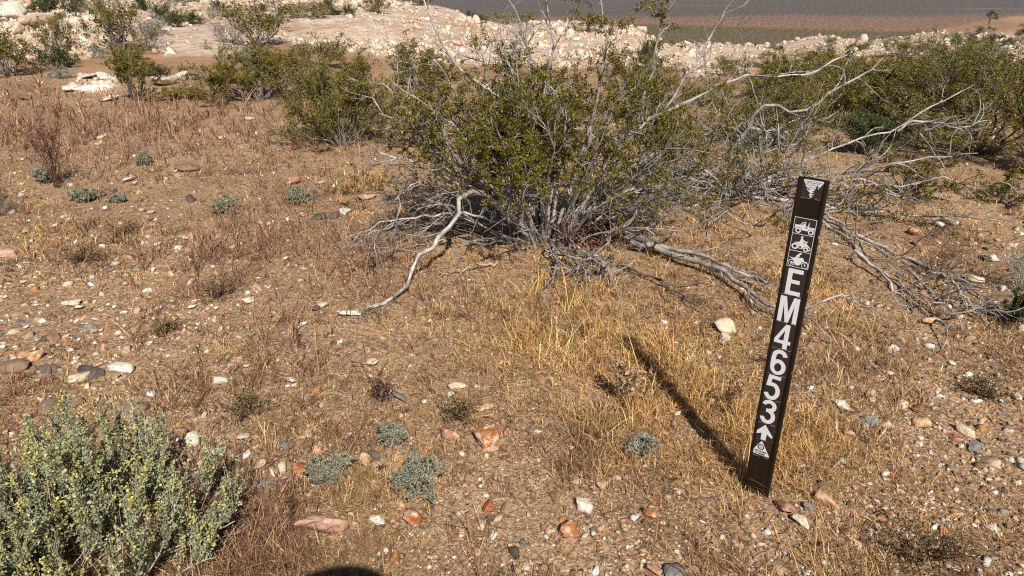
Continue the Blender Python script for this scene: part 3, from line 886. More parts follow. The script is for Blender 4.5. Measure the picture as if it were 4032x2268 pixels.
HAND = [
 (480, 1445, 105, 38, 'white', 'long white quartz slab in the stony patch, beside a dark flat stone'),
 (50, 1440, 130, 52, 'brown', 'long grey-brown boulder cut by the picture\'s left edge'),
 (193, 1450, 78, 32, 'dark', 'dark brown stone just right of the long grey-brown boulder'),
 (360, 1462, 130, 22, 'dark', 'low dark flat stone against the left end of the white slab'),
 (313, 1484, 58, 36, 'cream', 'cream stone below the dark flat stone and left of the white slab'),
 (445, 1478, 62, 24, 'tan', 'tan flat stone tucked below the long white slab'),
 (150, 1398, 62, 46, 'orange', 'orange and white lump above the long grey-brown boulder'),
 (90, 1402, 46, 26, 'orange', 'smaller orange stone touching the orange and white lump'),
 (83, 1233, 50, 24, 'tan', 'flat tan block near the left edge above the bluish oval stone'),
 (91, 1275, 42, 24, 'grey', 'bluish oval stone near the left edge'),
 (216, 1325, 62, 32, 'brown', 'rounded brown stone in the stony patch above the orange lump'),
 (725, 936, 46, 15, 'white', 'thin bright white flake, highest of the white stones in the stony patch'),
 (618, 960, 36, 20, 'white', 'white chip beside a small maroon stone in the stony patch'),
 (310, 1210, 32, 26, 'white', 'pointed white stone among the tan pebbles of the stony patch'),
 (290, 1190, 50, 24, 'cream', 'cream flat stone directly above the pointed white stone'),
 (751, 1205, 32, 34, 'white', 'upright white quartz chip at the middle of the stony patch'),
 (986, 1181, 42, 26, 'white', 'greyish white faceted stone right of the stony patch'),
 (1015, 1134, 42, 30, 'pink', 'pinkish stone just above the greyish white faceted stone'),
 (767, 1085, 42, 20, 'orange', 'pale orange flat stone on the stony patch'),
 (1275, 1202, 46, 26, 'white', 'white stone leaning on a dark one below the drooping bare branch'),
 (1246, 1212, 40, 26, 'dark', 'dark stone under the leaning white one, below the drooping branch'),
 (1380, 1232, 90, 34, 'white', 'broad white stone at the twig tips of the drooping branch'),
 (1067, 1241, 20, 30, 'pink', 'small pink triangular stone standing on its base'),
 (1197, 1275, 24, 24, 'white', 'small white chip in the grass right of the pink triangular stone'),
 (871, 1497, 62, 36, 'white', 'pale speckled stone among orange and grey pebbles, right of the white slab'),
 (1142, 1488, 40, 42, 'white', 'bright white angular stone alone in short grass'),
 (355, 1285, 60, 24, 'grey', 'flat grey stone in the stony patch above the white slab'),
 (754, 782, 58, 26, 'dark', 'blackish boulder beside a small grey shrublet in the short grass'),
 (1258, 850, 58, 32, 'dark', 'left of two black boulders at the edge of the big bush'),
 (1318, 846, 58, 34, 'dark', 'right of two black boulders at the edge of the big bush'),
 (20, 1002, 66, 30, 'pink', 'pinkish flat stone at the left edge, highest of the stony patch'),
 (86, 1050, 28, 16, 'white', 'small white flake near the left edge'),
 (738, 655, 98, 42, 'brown', 'large flat-topped brown block standing alone in the dry grass'),
 (1156, 715, 58, 30, 'red', 'dark red block in the grass left of the big bush'),
 (726, 296, 72, 46, 'white', 'bright white rounded boulder behind the small open creosote'),
 (650, 318, 72, 50, 'tailw', 'cream block against the bright white boulder'),
 (107, 383, 46, 18, 'brown', 'dark flat stone in the golden grass at far left'),
 (516, 707, 42, 18, 'white', 'white flat stone below the flat-topped brown block'),
 (983, 465, 40, 24, 'white', 'white stone in the reddish dry stalks left of the olive bush'),
 (872, 540, 26, 22, 'white', 'small white stone among the reddish stalks'),
 (386, 565, 30, 16, 'white', 'thin white flake among reddish stalks at far left'),
 (400, 540, 26, 14, 'cream', 'cream chip just above the thin white flake among the stalks'),
 (770, 1731, 75, 44, 'white', 'round white quartz lump above the pair of white blocks'),
 (835, 1770, 36, 48, 'white', 'left of a pair of split bright white blocks'),
 (872, 1768, 42, 46, 'white', 'right of a pair of split bright white blocks'),
 (970, 1786, 34, 44, 'white', 'white wedge pointing down beside the pair of white blocks'),
 (955, 1715, 50, 36, 'white', 'chalky white crumbling stone above the white wedge'),
 (764, 1864, 60, 46, 'white', 'pinkish white stone half in the shade of the grey-green shrub'),
 (815, 1822, 66, 26, 'cream', 'cream flat stone under the pair of white blocks'),
 (1025, 1828, 48, 44, 'cream', 'cream egg-shaped stone right of the white wedge'),
 (1116, 1841, 40, 36, 'cream', 'round cream stone left of the rust-red stone'),
 (1075, 1864, 40, 20, 'cream', 'low cream stone between the egg-shaped and the round one'),
 (1187, 1851, 64, 72, 'rust', 'rust-red stone with white patches touching the small leafy shrublet'),
 (1255, 1770, 58, 48, 'orange', 'orange-pink stone above the small leafy shrublet'),
 (1258, 2072, 190, 104, 'pink', 'largest pink slab with rusty top in the near ground'),
 (193, 1590, 72, 52, 'brown', 'rounded brown boulder rising behind the grey-green shrub'),
 (292, 1582, 62, 40, 'brown', 'second brown boulder behind the grey-green shrub, beside the first'),
 (537, 1595, 108, 54, 'brown', 'wide brown-orange boulder beyond the top of the grey-green shrub'),
 (282, 1660, 66, 40, 'dark', 'dark stone showing between the shrub\'s yellow spikes'),
 (600, 1722, 60, 46, 'brown', 'brown stone touching the right side of the grey-green shrub'),
 (876, 1856, 96, 38, 'dark', 'dark flat stone below the cream flat stone'),
 (1038, 1903, 78, 30, 'grey', 'slate grey flat stone left of the rust-red stone'),
 (1132, 1752, 58, 34, 'grey', 'bluish grey stone above the round cream stone'),
 (710, 1804, 58, 40, 'brown', 'brown boulder in shade right of the grey-green shrub'),
 (1923, 1715, 100, 82, 'rust', 'big rust and white stone, brightest orange in the near grass'),
 (1772, 1713, 86, 34, 'red', 'long red stone left of the big rust and white one'),
 (1907, 1595, 58, 58, 'orange', 'tilted orange and white stone above the big rust and white one'),
 (1925, 1640, 48, 34, 'orange', 'pale orange stone between the tilted one and the big rust one'),
 (1925, 1765, 70, 26, 'pink', 'crumbly pink stone just below the big rust and white stone'),
 (1628, 2018, 76, 100, 'rust', 'tall rust stone split by a white band below the round grey shrublet'),
 (1487, 2050, 58, 40, 'white', 'white stone resting on a dark one left of the tall banded stone'),
 (1493, 2076, 40, 26, 'dark', 'small dark stone under the white one left of the tall banded stone'),
 (1931, 1989, 66, 42, 'rust', 'cream and rust brick-shaped stone joined to a plain brown one'),
 (1991, 1997, 52, 52, 'tan', 'plain brown square stone joined to the cream and rust brick'),
 (1960, 2045, 34, 30, 'pink', 'small pink round stone below the square brown one'),
 (2231, 2078, 66, 68, 'rust', 'orange and white rounded stone in bare gravel below the white triangle'),
 (2301, 1989, 58, 54, 'white', 'white triangular stone with one brown side'),
 (2557, 2020, 48, 46, 'rust', 'rusty round stone left of the post\'s foot'),
 (2500, 2033, 34, 32, 'white', 'round white stone beside the rusty round one'),
 (2468, 1874, 36, 34, 'tan', 'tan cube-like stone in dry grass left of the post'),
 (2267, 1893, 40, 28, 'pink', 'pink stone in the grass above the white triangle'),
 (2360, 1915, 52, 30, 'pink', 'pale pink and white stone right of the pink one'),
 (1433, 1817, 64, 44, 'orange', 'cream and orange stone left of the round grey shrublet'),
 (1477, 1838, 42, 28, 'pink', 'peach-coloured stone touching the cream and orange one'),
 (1581, 1559, 84, 52, 'grey', 'dark slate stone beyond the tuft with bare pale twigs'),
 (1485, 1794, 72, 38, 'dark', 'blackish stone above the cream and orange one'),
 (1803, 1520, 74, 32, 'cream', 'cream white stone above a green-brown tuft'),
 (1463, 1424, 62, 36, 'cream', 'cream rounded stone alone in the middle grass'),
 (1370, 1710, 30, 26, 'white', 'small white stone left of the tuft with pale twigs'),
 (2653, 2230, 92, 92, 'grey', 'big grey boulder at the bottom edge'),
 (2565, 2242, 74, 48, 'pink', 'dusky pink stone beside the big grey boulder at the bottom edge'),
 (2069, 2229, 54, 32, 'cream', 'cream stone with a dark top near the bottom edge'),
 (3095, 1990, 70, 68, 'red', 'mottled red stone right of the post\'s foot'),
 (3157, 2055, 84, 40, 'white', 'long white stone lying aslant below the mottled red one'),
 (3254, 1971, 84, 36, 'orange', 'long orange stone lying aslant right of the mottled red one'),
 (3189, 1997, 44, 36, 'grey', 'bluish grey stone between the red and the long orange ones'),
 (3418, 1642, 60, 54, 'grey', 'pale blue-grey angular stone right of the post, above mid-height of its lower half'),
 (3319, 1595, 56, 32, 'white', 'white chipped stone above a dark flat one right of the post'),
 (3335, 1625, 60, 26, 'dark', 'dark flat stone below the white chipped one right of the post'),
 (3434, 1551, 40, 28, 'orange', 'small orange stone above the pale blue-grey angular one'),
 (3622, 1663, 62, 34, 'orange', 'curved orange stone in the gravel at right'),
 (3799, 1697, 82, 32, 'cream', 'long cream stone lying aslant near the right edge'),
 (3770, 1728, 58, 28, 'red', 'reddish pink stone below the long cream one'),
 (3836, 1760, 44, 34, 'grey', 'blue-grey stone below the reddish pink one'),
 (3478, 1867, 40, 24, 'white', 'clean white chip in open gravel at right'),
 (3288, 2120, 44, 32, 'pink', 'pink and white chip below the long white stone'),
 (3173, 2252, 32, 30, 'white', 'white cube-like stone at the bottom edge'),
 (3883, 1809, 54, 30, 'brown', 'dark brown stone near the right edge below the blue-grey one'),
 (3340, 1700, 40, 26, 'pink', 'dull pink stone left below the pale blue-grey angular one'),
 (2868, 1285, 96, 50, 'cream', 'large cream stone in the grass left of the post'),
 (2855, 1325, 44, 36, 'cream', 'smaller cream stone below the large cream one left of the post'),
 (2838, 1348, 36, 20, 'white', 'white chip, lowest of three pale stones left of the post'),
 (3656, 1262, 70, 28, 'orange', 'flat orange-red stone under the fallen bare branches at right'),
 (3904, 1010, 36, 38, 'white', 'upright white stone near the right edge beside a dark one'),
 (3880, 1012, 36, 34, 'dark', 'dark stone behind the upright white one near the right edge'),
 (3838, 1101, 48, 32, 'cream', 'cream round stone at the tips of the fallen bare branches'),
 (3846, 1135, 46, 20, 'red', 'flat red stone just below the cream round one'),
 (3593, 908, 40, 32, 'red', 'red-brown stone behind the fallen bare branches at right'),
 (3723, 871, 60, 36, 'dark', 'dark stone behind the fallen branches at right'),
 (3700, 885, 40, 24, 'white', 'white stone in front of the dark one behind the fallen branches'),
 (3979, 968, 46, 18, 'cream', 'low cream stone at the right edge above the upright white one'),
 (3945, 1135, 30, 24, 'white', 'small white stone beside the grey shrublet at the right edge'),
 (1630, 880, 40, 30, 'white', 'white stone in the shade left of the big bush\'s foot'),
 (1455, 775, 110, 24, 'pink', 'row of pinkish flat stone at the left skirts of the big bush'),
 (1360, 830, 44, 24, 'white', 'white stone beside the two black boulders'),
]

HXY = np.array([(h_[0], h_[1], h_[2], h_[3]) for h_ in HAND], float)
def on_stone(px, py, k=0.62):
    m = np.zeros(len(px), bool)
    for (x, y, w, h) in HXY:
        m |= np.hypot((px - x) / w, (py - y - 0.12 * h) / (h * 1.15)) < k
    return m

# ------------------------------------------------------------------ gravel (too small and too many to pick apart)
rng = np.random.default_rng(11)
P, px, py = screen_points(42000, rng)
keep = rng.random(len(P)) < (0.16 + 0.84 * stony(px, py)) * (0.5 + fbm(P[:, 0] * 2.2, P[:, 1] * 2.2, 5))
keep &= P[:, 1] < 16
keep &= ~on_stone(px, py, 0.5)
P, px, py = P[keep], px[keep], py[keep]
dist = np.linalg.norm(P - np.array([0, 0, HC]), axis=1)
sz = np.clip(np.exp(rng.normal(-5.25, 0.55, len(P))) * (0.62 + 0.24 * dist), 0.0028, 0.035)
S3 = np.stack([sz, sz * rng.uniform(0.6, 1, len(P)), sz * rng.uniform(0.35, 0.7, len(P))], -1)
P = P + np.array([0, 0, 1]) * (S3[:, 2] * 0.25)[:, None]
ci = rng.choice(9, len(P), p=SC_P / SC_P.sum())
gc = np.clip(PAL[ci] * np.exp(rng.normal(0, 0.18, (len(P), 1))), 0.02, 0.8)
v, f, c_ = scatter_rocks(P, S3, gc, rng, 1, 14)
tag(link('gravel', mesh('gravel', v, f, M['gravel'], c_)), 'loose mixed gravel of tan, white and grey pebbles over the ground', 'gravel', kind='stuff')

rng = np.random.default_rng(15)
P, px, py = screen_points(5200, rng, -600, 4700, 560, 2450)
keep = rng.random(len(P)) < (0.07 + 0.8 * stony(px, py)) * (0.4 + 1.1 * fbm(P[:, 0] * 1.2, P[:, 1] * 1.2, 6))
P = P[keep]
dist = np.linalg.norm(P - np.array([0, 0, HC]), axis=1)
sz = np.clip(np.exp(rng.normal(2.0, 0.42, len(P))) * dist / FPX, 0.006, 0.06)
S3 = np.stack([sz, sz * rng.uniform(0.6, 1, len(P)), sz * rng.uniform(0.4, 0.75, len(P))], -1)
P = P + np.array([0, 0, 1]) * (S3[:, 2] * 0.3)[:, None]
gc = np.clip(PAL[rng.choice(9, len(P), p=SC_P / SC_P.sum())] * np.exp(rng.normal(0, 0.18, (len(P), 1))), 0.02, 0.75)
v, f, c_ = scatter_rocks(P, S3, gc, rng, 2, 14, 0.25)
tag(link('pebbles', mesh('pebbles', v, f, M['gravel'], c_)), 'thumb-sized broken stones strewn thickly over the stony ground', 'pebbles', kind='stuff')

# ------------------------------------------------------------------ dry grass
def blades(P, hgt, wid, col, rng, lean=0.45, curl=0.5):
    n = len(P)
    a = rng.uniform(0, 6.283, n)
    out = np.stack([np.cos(a), np.sin(a), np.zeros(n)], -1)
    side = np.stack([-np.sin(a + rng.normal(0, 0.8, n)), np.cos(a), np.zeros(n)], -1)
    side = norm(side)
    ln = np.abs(rng.normal(0, lean, n))[:, None]
    cu = np.abs(rng.normal(0, curl, n))[:, None]
    h_ = hgt[:, None]
    up = np.array([0, 0, 1.0])
    mid = P + (out * ln + up) * h_ * 0.55
    tip = mid + (out * (ln + cu) + up * np.maximum(0.1, 1 - cu * 0.7)) * h_ * 0.5
    w = wid[:, None]
    Vv = np.stack([P - side * w * 0.4, P + side * w * 0.4, mid + side * w * 0.55, mid - side * w * 0.55, tip], 1).reshape(-1, 3)
    i = np.arange(n)[:, None] * 5
    q = np.concatenate([i, i + 1, i + 2, i + 3], 1)
    t = np.concatenate([i + 3, i + 2, i + 4], 1)
    return Vv, [q, t], np.repeat(col, 5, 0)

def grass(name, label, Pt, nb, hgt, rad, cols, rng, wk=0.00075, lean=0.85, wmin=0.0011):
    n = len(Pt)
    T = np.repeat(np.arange(n), nb)
    a = rng.uniform(0, 6.283, len(T))
    r = np.sqrt(rng.random(len(T))) * rad[T]
    P = Pt[T] + np.stack([np.cos(a) * r, np.sin(a) * r, np.zeros(len(T))], -1)
    P[:, 2] = terrain(P[:, 0], P[:, 1]) - 0.004
    d = np.linalg.norm(P - np.array([0, 0, HC]), axis=1)
    w = np.clip(d * wk, wmin, 0.012) * rng.uniform(0.6, 1.4, len(T))
    h_ = hgt[T] * rng.uniform(0.45, 1.25, len(T))
    col = np.clip(cols[T] * np.exp(rng.normal(0, 0.22, n))[T][:, None] * np.exp(rng.normal(0, 0.25, (len(T), 1))), 0.01, 0.85)
    v, f, c_ = blades(P, h_, w, col, rng, lean)
    return tag(link(name, mesh(name, v, f, M['dry_grass'], c_)), label, 'grass', kind='stuff')

rng = np.random.default_rng(12)
GOLD, STRAW, BROWN, REDB, OLIVE = (np.array(c) for c in ((0.60, 0.355, 0.14), (0.50, 0.325, 0.17), (0.25, 0.145, 0.078), (0.31, 0.175, 0.115), (0.20, 0.15, 0.058)))
P, px, py = screen_points(70000, rng, y0=300)
st, go = stony(px, py), golden(px, py)
nz = fbm(P[:, 0] * 1.6, P[:, 1] * 1.6, 41)
keep = rng.random(len(P)) < np.clip((0.95 - 0.72 * st + 0.5 * go) * (0.3 + 1.4 * sstep(0.28, 0.6, nz)) + 0.6 * blob(px, py, 500, 480, 1000, 140), 0.06, 1)
shade = blob(px, py, 2200, 900, 520, 130)
keep &= rng.random(len(P)) > 0.3 * shade
keep &= (P[:, 1] < 13.5)
keep &= ~on_stone(px, py)
tmk, _, _ = tailmask(P[:, 0], P[:, 1], P[:, 2])
keep &= (tmk < 0.4)
keep &= (rng.random(len(P)) < np.where((px < -250) | (px > 4300) | (py > 2420), 0.35, 1.0))
P, px, py, go, st, nz = P[keep], px[keep], py[keep], go[keep], st[keep], nz[keep]
red = np.clip(0.95 * blob(px, py, 500, 500, 900, 130) + 0.3 * blob(px, py, 1100, 1050, 500, 350), 0, 1)
u = np.clip(rng.random(len(P)) * 0.75 + 0.9 * (fbm(P[:, 0] * 2.4, P[:, 1] * 2.4, 71) - 0.36), 0, 1)
cols = np.where((u < 0.15 + go * 0.6)[:, None], GOLD, np.where((u < 0.5 + 0.2 * go)[:, None], STRAW, BROWN))
u2 = rng.random(len(P))
cols = np.where((u2 < red * 0.75)[:, None], REDB, cols)
cols = np.where((u2 > 0.93)[:, None], OLIVE, cols)
hgt = np.where(u2 < red * 0.75, rng.uniform(0.07, 0.24, len(P)), np.clip(np.exp(rng.normal(-3.68, 0.5, len(P))), 0.010, 0.10) * (0.7 + 0.9 * sstep(0.4, 0.65, fbm(P[:, 0] * 3.1, P[:, 1] * 3.1, 61))) * (1 + 0.3 * go) * (1 - 0.35 * st))
nb = np.where(go > 0.5, 9, np.where(P[:, 1] > 5.5, 5, 7))
grass('grass', 'short dry straw and golden grass covering the slope', P, nb, hgt, rng.uniform(0.012, 0.045, len(P)), cols, rng)

# reddish bunch grass at the foot of the grey-green shrub
rng = np.random.default_rng(13)
pp, qx, qy = screen_points(1500, rng, 600, 1250, 1750, 2500)
kk = rng.random(len(pp)) < 0.9 * blob(qx, qy, 850, 2080, 170, 190) + 0.8 * blob(qx, qy, 1000, 2230, 200, 120) + 0.25 * blob(qx, qy, 1150, 2150, 300, 200)
pp = pp[kk]
cols = np.where((rng.random(len(pp)) < 0.6)[:, None], np.array([0.20, 0.10, 0.075]), np.array([0.36, 0.22, 0.13]))
grass('red_brome_grass', 'dark reddish bunch grass with feathery tops beside the grey-green shrub', pp, np.full(len(pp), 8), rng.uniform(0.03, 0.10, len(pp)), rng.uniform(0.01, 0.03, len(pp)), cols, rng, 0.0008)

# dead stems and litter lying flat
rng = np.random.default_rng(14)
P, px, py = screen_points(10000, rng, -800, 4800, 330, 2500)
keep = (P[:, 1] < 11) & (rng.random(len(P)) < 0.5 + 0.8 * blob(px, py, 2200, 950, 700, 170))
P = P[keep]
d = np.linalg.norm(P - np.array([0, 0, HC]), axis=1)
a = rng.uniform(0, 6.283, len(P))
D = np.stack([np.cos(a), np.sin(a), rng.uniform(0.0, 0.5, len(P))], -1)
pl4 = grow(P + np.array([0, 0, 0.006]), D, rng.uniform(0.02, 0.12, len(P)) * (0.6 + 0.12 * d), 4, rng, 0.22, 0.0)
pl4[:, :, 2] = np.maximum(pl4[:, :, 2], terrain(pl4[..., 0], pl4[..., 1]) + 0.003)
v, f = tubes(pl4, np.repeat(np.clip(d * 0.00022, 0.0005, 0.003)[:, None], 4, 1) * np.array([1, 0.9, 0.8, 0.5]), 3)
lc = np.array([(0.46, 0.37, 0.26), (0.3, 0.2, 0.12), (0.16, 0.1, 0.07), (0.5, 0.45, 0.38)])[rng.choice(4, len(P), p=[0.35, 0.3, 0.2, 0.15])]
tag(link('plant_litter', mesh('plant_litter', v, f, M['dry_grass'], np.repeat(lc, 12, 0))), 'dead stems and straw lying over the ground', 'litter', kind='stuff')

# ------------------------------------------------------------------ single stones
ROCKS = []
SHAPES = {}
def shape_mesh(key, sub, seed, mat):
    if (key, seed) not in SHAPES:
        v, f = rock_shape(sub, np.random.default_rng(900 + seed), 11, 0.035)
        me = mesh('stone', v, f, mat)
        SHAPES[(key, seed)] = me
    return SHAPES[(key, seed)]

def stone(px, py, w, h, colr, label, group=None, seed=None, rot=None, name='stone', own=True, cat='stone', sink=0.2, dep=None):
    """w, h: size in the photograph's pixels; the stone lies on the ground at (px, py = middle)"""
    seed = len(ROCKS) if seed is None else seed
    r = np.random.default_rng(5000 + len(ROCKS))
    p = g1(px, py + h * 0.3)
    d = np.linalg.norm(p - np.array([0, 0, HC]))
    hw = w * d / FPX / 2
    elev = math.asin(min(0.98, (HC - p[2]) / d))
    hv = h * d / FPX / 2
    hw *= 1.05; hv *= 1.1
    if colr in ('brown', 'dark', 'grey', 'tan'):
        sink, hw, hv = max(sink, 0.34), hw * 0.95, hv * 0.95
    hz = hw * r.uniform(0.5, 0.7)
    hz = min(hz, hv / math.cos(elev) * 0.8)
    depth = math.sqrt(max(hv ** 2 - (hz * math.cos(elev)) ** 2, (0.3 * hv) ** 2)) / max(math.sin(elev), 0.12)
    depth = float(np.clip(depth, 0.45 * hw, 1.3 * hw)) if dep is None else hw * dep
    me = shape_mesh(colr, 3 if w > 40 else 2, seed if own else seed % 5, ROCKM[colr])
    o = link(name, me, loc=(p[0], p[1], p[2] + hz * (1 - 2 * sink) + 0.004), rot=(r.normal(0, 0.1), r.normal(0, 0.1), r.uniform(-0.5, 0.5) if rot is None else rot), scale=(hw, depth, hz))
    tag(o, label, cat, group)
    ROCKS.append(o)
    return o

for k, (x, y, w, h, cn, lb) in enumerate(HAND):
    rot = None
    if 'aslant' in lb: rot = -0.75
    stone(x, y, w, h, cn, lb, seed=k, rot=rot, dep=0.4 if 'aslant' in lb else None)

ZONES = [('on the stony patch left of the grass', 20, 1150, 900, 1480), ('in the gravel right of the post', 3330, 4010, 1350, 2230), ('in the near ground between shrub and post', 1100, 2750, 1500, 2240),
         ('in the middle grass before the big bush', 1150, 2650, 1120, 1480), ('in the far short grass left of the big bush', 30, 1400, 640, 890)]
CN = {'white': 'white', 'cream': 'cream', 'tan': 'tan', 'pink': 'pink', 'orange': 'orange', 'brown': 'brown', 'dark': 'blackish', 'grey': 'grey', 'red': 'dark red'}
rng = np.random.default_rng(77)
for (zn, x0, x1, y0, y1), cnt in zip(ZONES, (64, 42, 38, 14, 18)):
    for i in range(cnt):
        x, y = rng.uniform(x0, x1), rng.uniform(y0, y1)
        w = rng.uniform(14, 27) * (1.1 if 'near' in zn or 'right' in zn else 1.0)
        cn = SC_N[rng.choice(9, p=SC_P / SC_P.sum())]
        stone(x, y, w, w * rng.uniform(0.5, 0.85), cn, f'small {CN[cn]} stone lying loose {zn}', f'small {CN[cn]} stones {zn}', seed=int(rng.integers(0, 5)), own=False)

# ------------------------------------------------------------------ pale mine tailings: boulders, rocks, rubble
BOULDERS = [(42, 42, 112, 74, 'big peach-coloured boulder at the top left corner'), (157, 85, 100, 62, 'broad peach boulder right of the corner boulder on the pale heap'),
 (219, 66, 78, 40, 'flat cream boulder lying behind the broad peach one'), (271, 60, 44, 34, 'rounded white boulder at the right end of the flat cream one'),
 (151, 130, 52, 48, 'bright white boulder at the foot of the broad peach one'), (57, 125, 56, 50, 'white boulder at the left edge below the corner boulder'),
 (373, 70, 46, 30, 'rounded cream boulder beside the twiggy bush on the pale heap'), (318, 143, 40, 36, 'white boulder left of the tall heap-foot creosote'),
 (362, 178, 50, 36, 'grey-white boulder beside the tall heap-foot creosote'), (15, 75, 46, 40, 'cream boulder under the corner boulder at the left edge'),
 (100, 30, 60, 40, 'pale boulder above the broad peach one'), (250, 110, 52, 34, 'cream block in the middle of the pale heap'),
 (205, 150, 44, 32, 'small pale block below the cream one on the heap'), (310, 100, 50, 34, 'pale block between two dark bushes on the heap')]
for k, (x, y, w, h, lb) in enumerate(BOULDERS):
    stone(x, y, w, h, 'tail' if k % 3 else 'tailw', lb, seed=300 + k, name='boulder', cat='boulder', sink=0.22)
for (x, y, w, h, lb) in [(350, 298, 70, 26, 'white ledge of rubble beside the small grey-green bush'), (365, 345, 80, 34, 'lower white rubble ledge in front of the small open creosote'),
                         (420, 300, 60, 24, 'short white block at the end of the upper rubble ledge'), (430, 385, 60, 26, 'white block at the foot of the lower rubble ledge'), (300, 348, 60, 30, 'white block at the left end of the lower rubble ledge'),
                         (1190, 172, 50, 24, 'pale rock with a dark top in front of the wide pale slope')]:
    stone(x, y, w, h, 'tailw', lb, seed=330 + x % 40, name='boulder', cat='boulder', sink=0.3)

rng = np.random.default_rng(78)
px, py = rng.uniform(-700, 4700, 54000), rng.uniform(-140, 410, 54000)
low = np.interp(px, TAILB[:, 0], TAILB[:, 1]) + 60
topl = np.interp(px, RIDGE[:, 0], RIDGE[:, 1]) - 12
sel = ((py < low) | (np.hypot((px - 365) / 110, (py - 335) / 45) < 1.5)) & (py > topl)
P = gp(px[sel], py[sel], True)
tmk, qx, qy = tailmask(P[:, 0], P[:, 1], P[:, 2])
ok = (tmk > 0.45) & (P[:, 1] < 125) & (rng.random(len(P)) < np.where((qx < -100) | (qx > 4130), 0.35, 1.0) * (0.1 + 1.0 * fbm(P[:, 0] * 0.4, P[:, 1] * 0.4, 55)))
path_ = (np.abs(qx - np.interp(qy, [60, 150, 240], [860, 760, 880])) < np.interp(qy, [60, 150, 240], [60, 110, 180])) & (qy > 75) & (qy < 240)
ok &= ~(path_ & (rng.random(len(P)) > 0.1))
flat = (qx > 950) & (qx < 1750) & (qy > 40) & (qy < 150)
P, qx, qy, flat = P[ok], qx[ok], qy[ok], flat[ok]
d = np.linalg.norm(P - np.array([0, 0, HC]), axis=1)
sz = np.exp(rng.normal(1.25, 0.5, len(P))) * 1.5 * np.where(flat, 0.6, 1.0) * np.where(qx < 480, 1.35, np.where((qx > 1450) & (qx < 2760), 1.25, 1.0))
sz = np.clip(sz, 2.2, 19) * d / FPX
big_i = np.argsort(-(sz / d) * ((qx > 5) & (qx < 4027) & (qy > 4)))[:230]
isb = np.zeros(len(P), bool)
isb[big_i] = True
S3 = np.stack([sz, sz * rng.uniform(0.6, 1, len(P)), sz * rng.uniform(0.5, 0.9, len(P))], -1)
TP = np.array([(0.60, 0.51, 0.42), (0.55, 0.43, 0.325), (0.48, 0.34, 0.23), (0.66, 0.61, 0.55), (0.36, 0.28, 0.22)])
tc = np.clip(TP[rng.choice(5, len(P), p=[0.34, 0.27, 0.17, 0.15, 0.07])] * np.exp(rng.normal(0, 0.1, (len(P), 1))), 0.05, 0.82)
Pq = P + np.array([0, 0, 1]) * (S3[:, 2] * 0.35)[:, None]
v, f, c_ = scatter_rocks(Pq[~isb], S3[~isb], tc[~isb], rng, 1, 14)
tag(link('tailings_rubble', mesh('tailings_rubble', v, f, M['tail_rubble'], c_)), 'pale broken rubble spread over the mine tailings slopes', 'rubble', kind='stuff')
for i in np.where(isb)[0]:
    zone = 'on the heap at far left' if qx[i] < 520 else 'on the broad slope behind the left bushes' if qx[i] < 1500 else 'on the crest behind the big bush' if qx[i] < 2760 else 'on the low ridge above the marker post'
    tone = 'white' if i % 3 == 0 else 'pale peach'
    key = 'tailw' if i % 3 == 0 else 'tail'
    me = shape_mesh(key, 2, int(i % 6) + 600, ROCKM[key])
    o = link('tailings_rock', me, loc=Pq[i], rot=(rng.normal(0, 0.4), rng.normal(0, 0.4), rng.uniform(0, 6.28)), scale=S3[i] * 1.15)
    tag(o, f'{tone} angular rock lying among tailings rubble {zone}', 'rock', f'{tone} tailings rocks {zone}')

# ------------------------------------------------------------------ the big creosote bush, its drooping branch and the fallen wood
def make_shrub(name, label, cat, base, limbs, limb_r, twig_fn, bark, leafmat, group=None):
    root = link(name, None, loc=base)
    tag(root, label, cat, group)
    return root

def place_mesh(name, V, F, mat, root, col=None, smooth=False, kind='stuff'):
    b = np.array(root.location)
    o = link(name, mesh(name, V - b, F, mat, col, smooth), root)
    if kind: o['kind'] = kind
    return o

rng = np.random.default_rng(21)
MB = g1(2150, 955)
YB = MB[1]
big_ = link('creosote_bush', None, loc=MB)
tag(big_, 'largest olive-green creosote bush with many grey stems, behind and left of the post', 'bush')
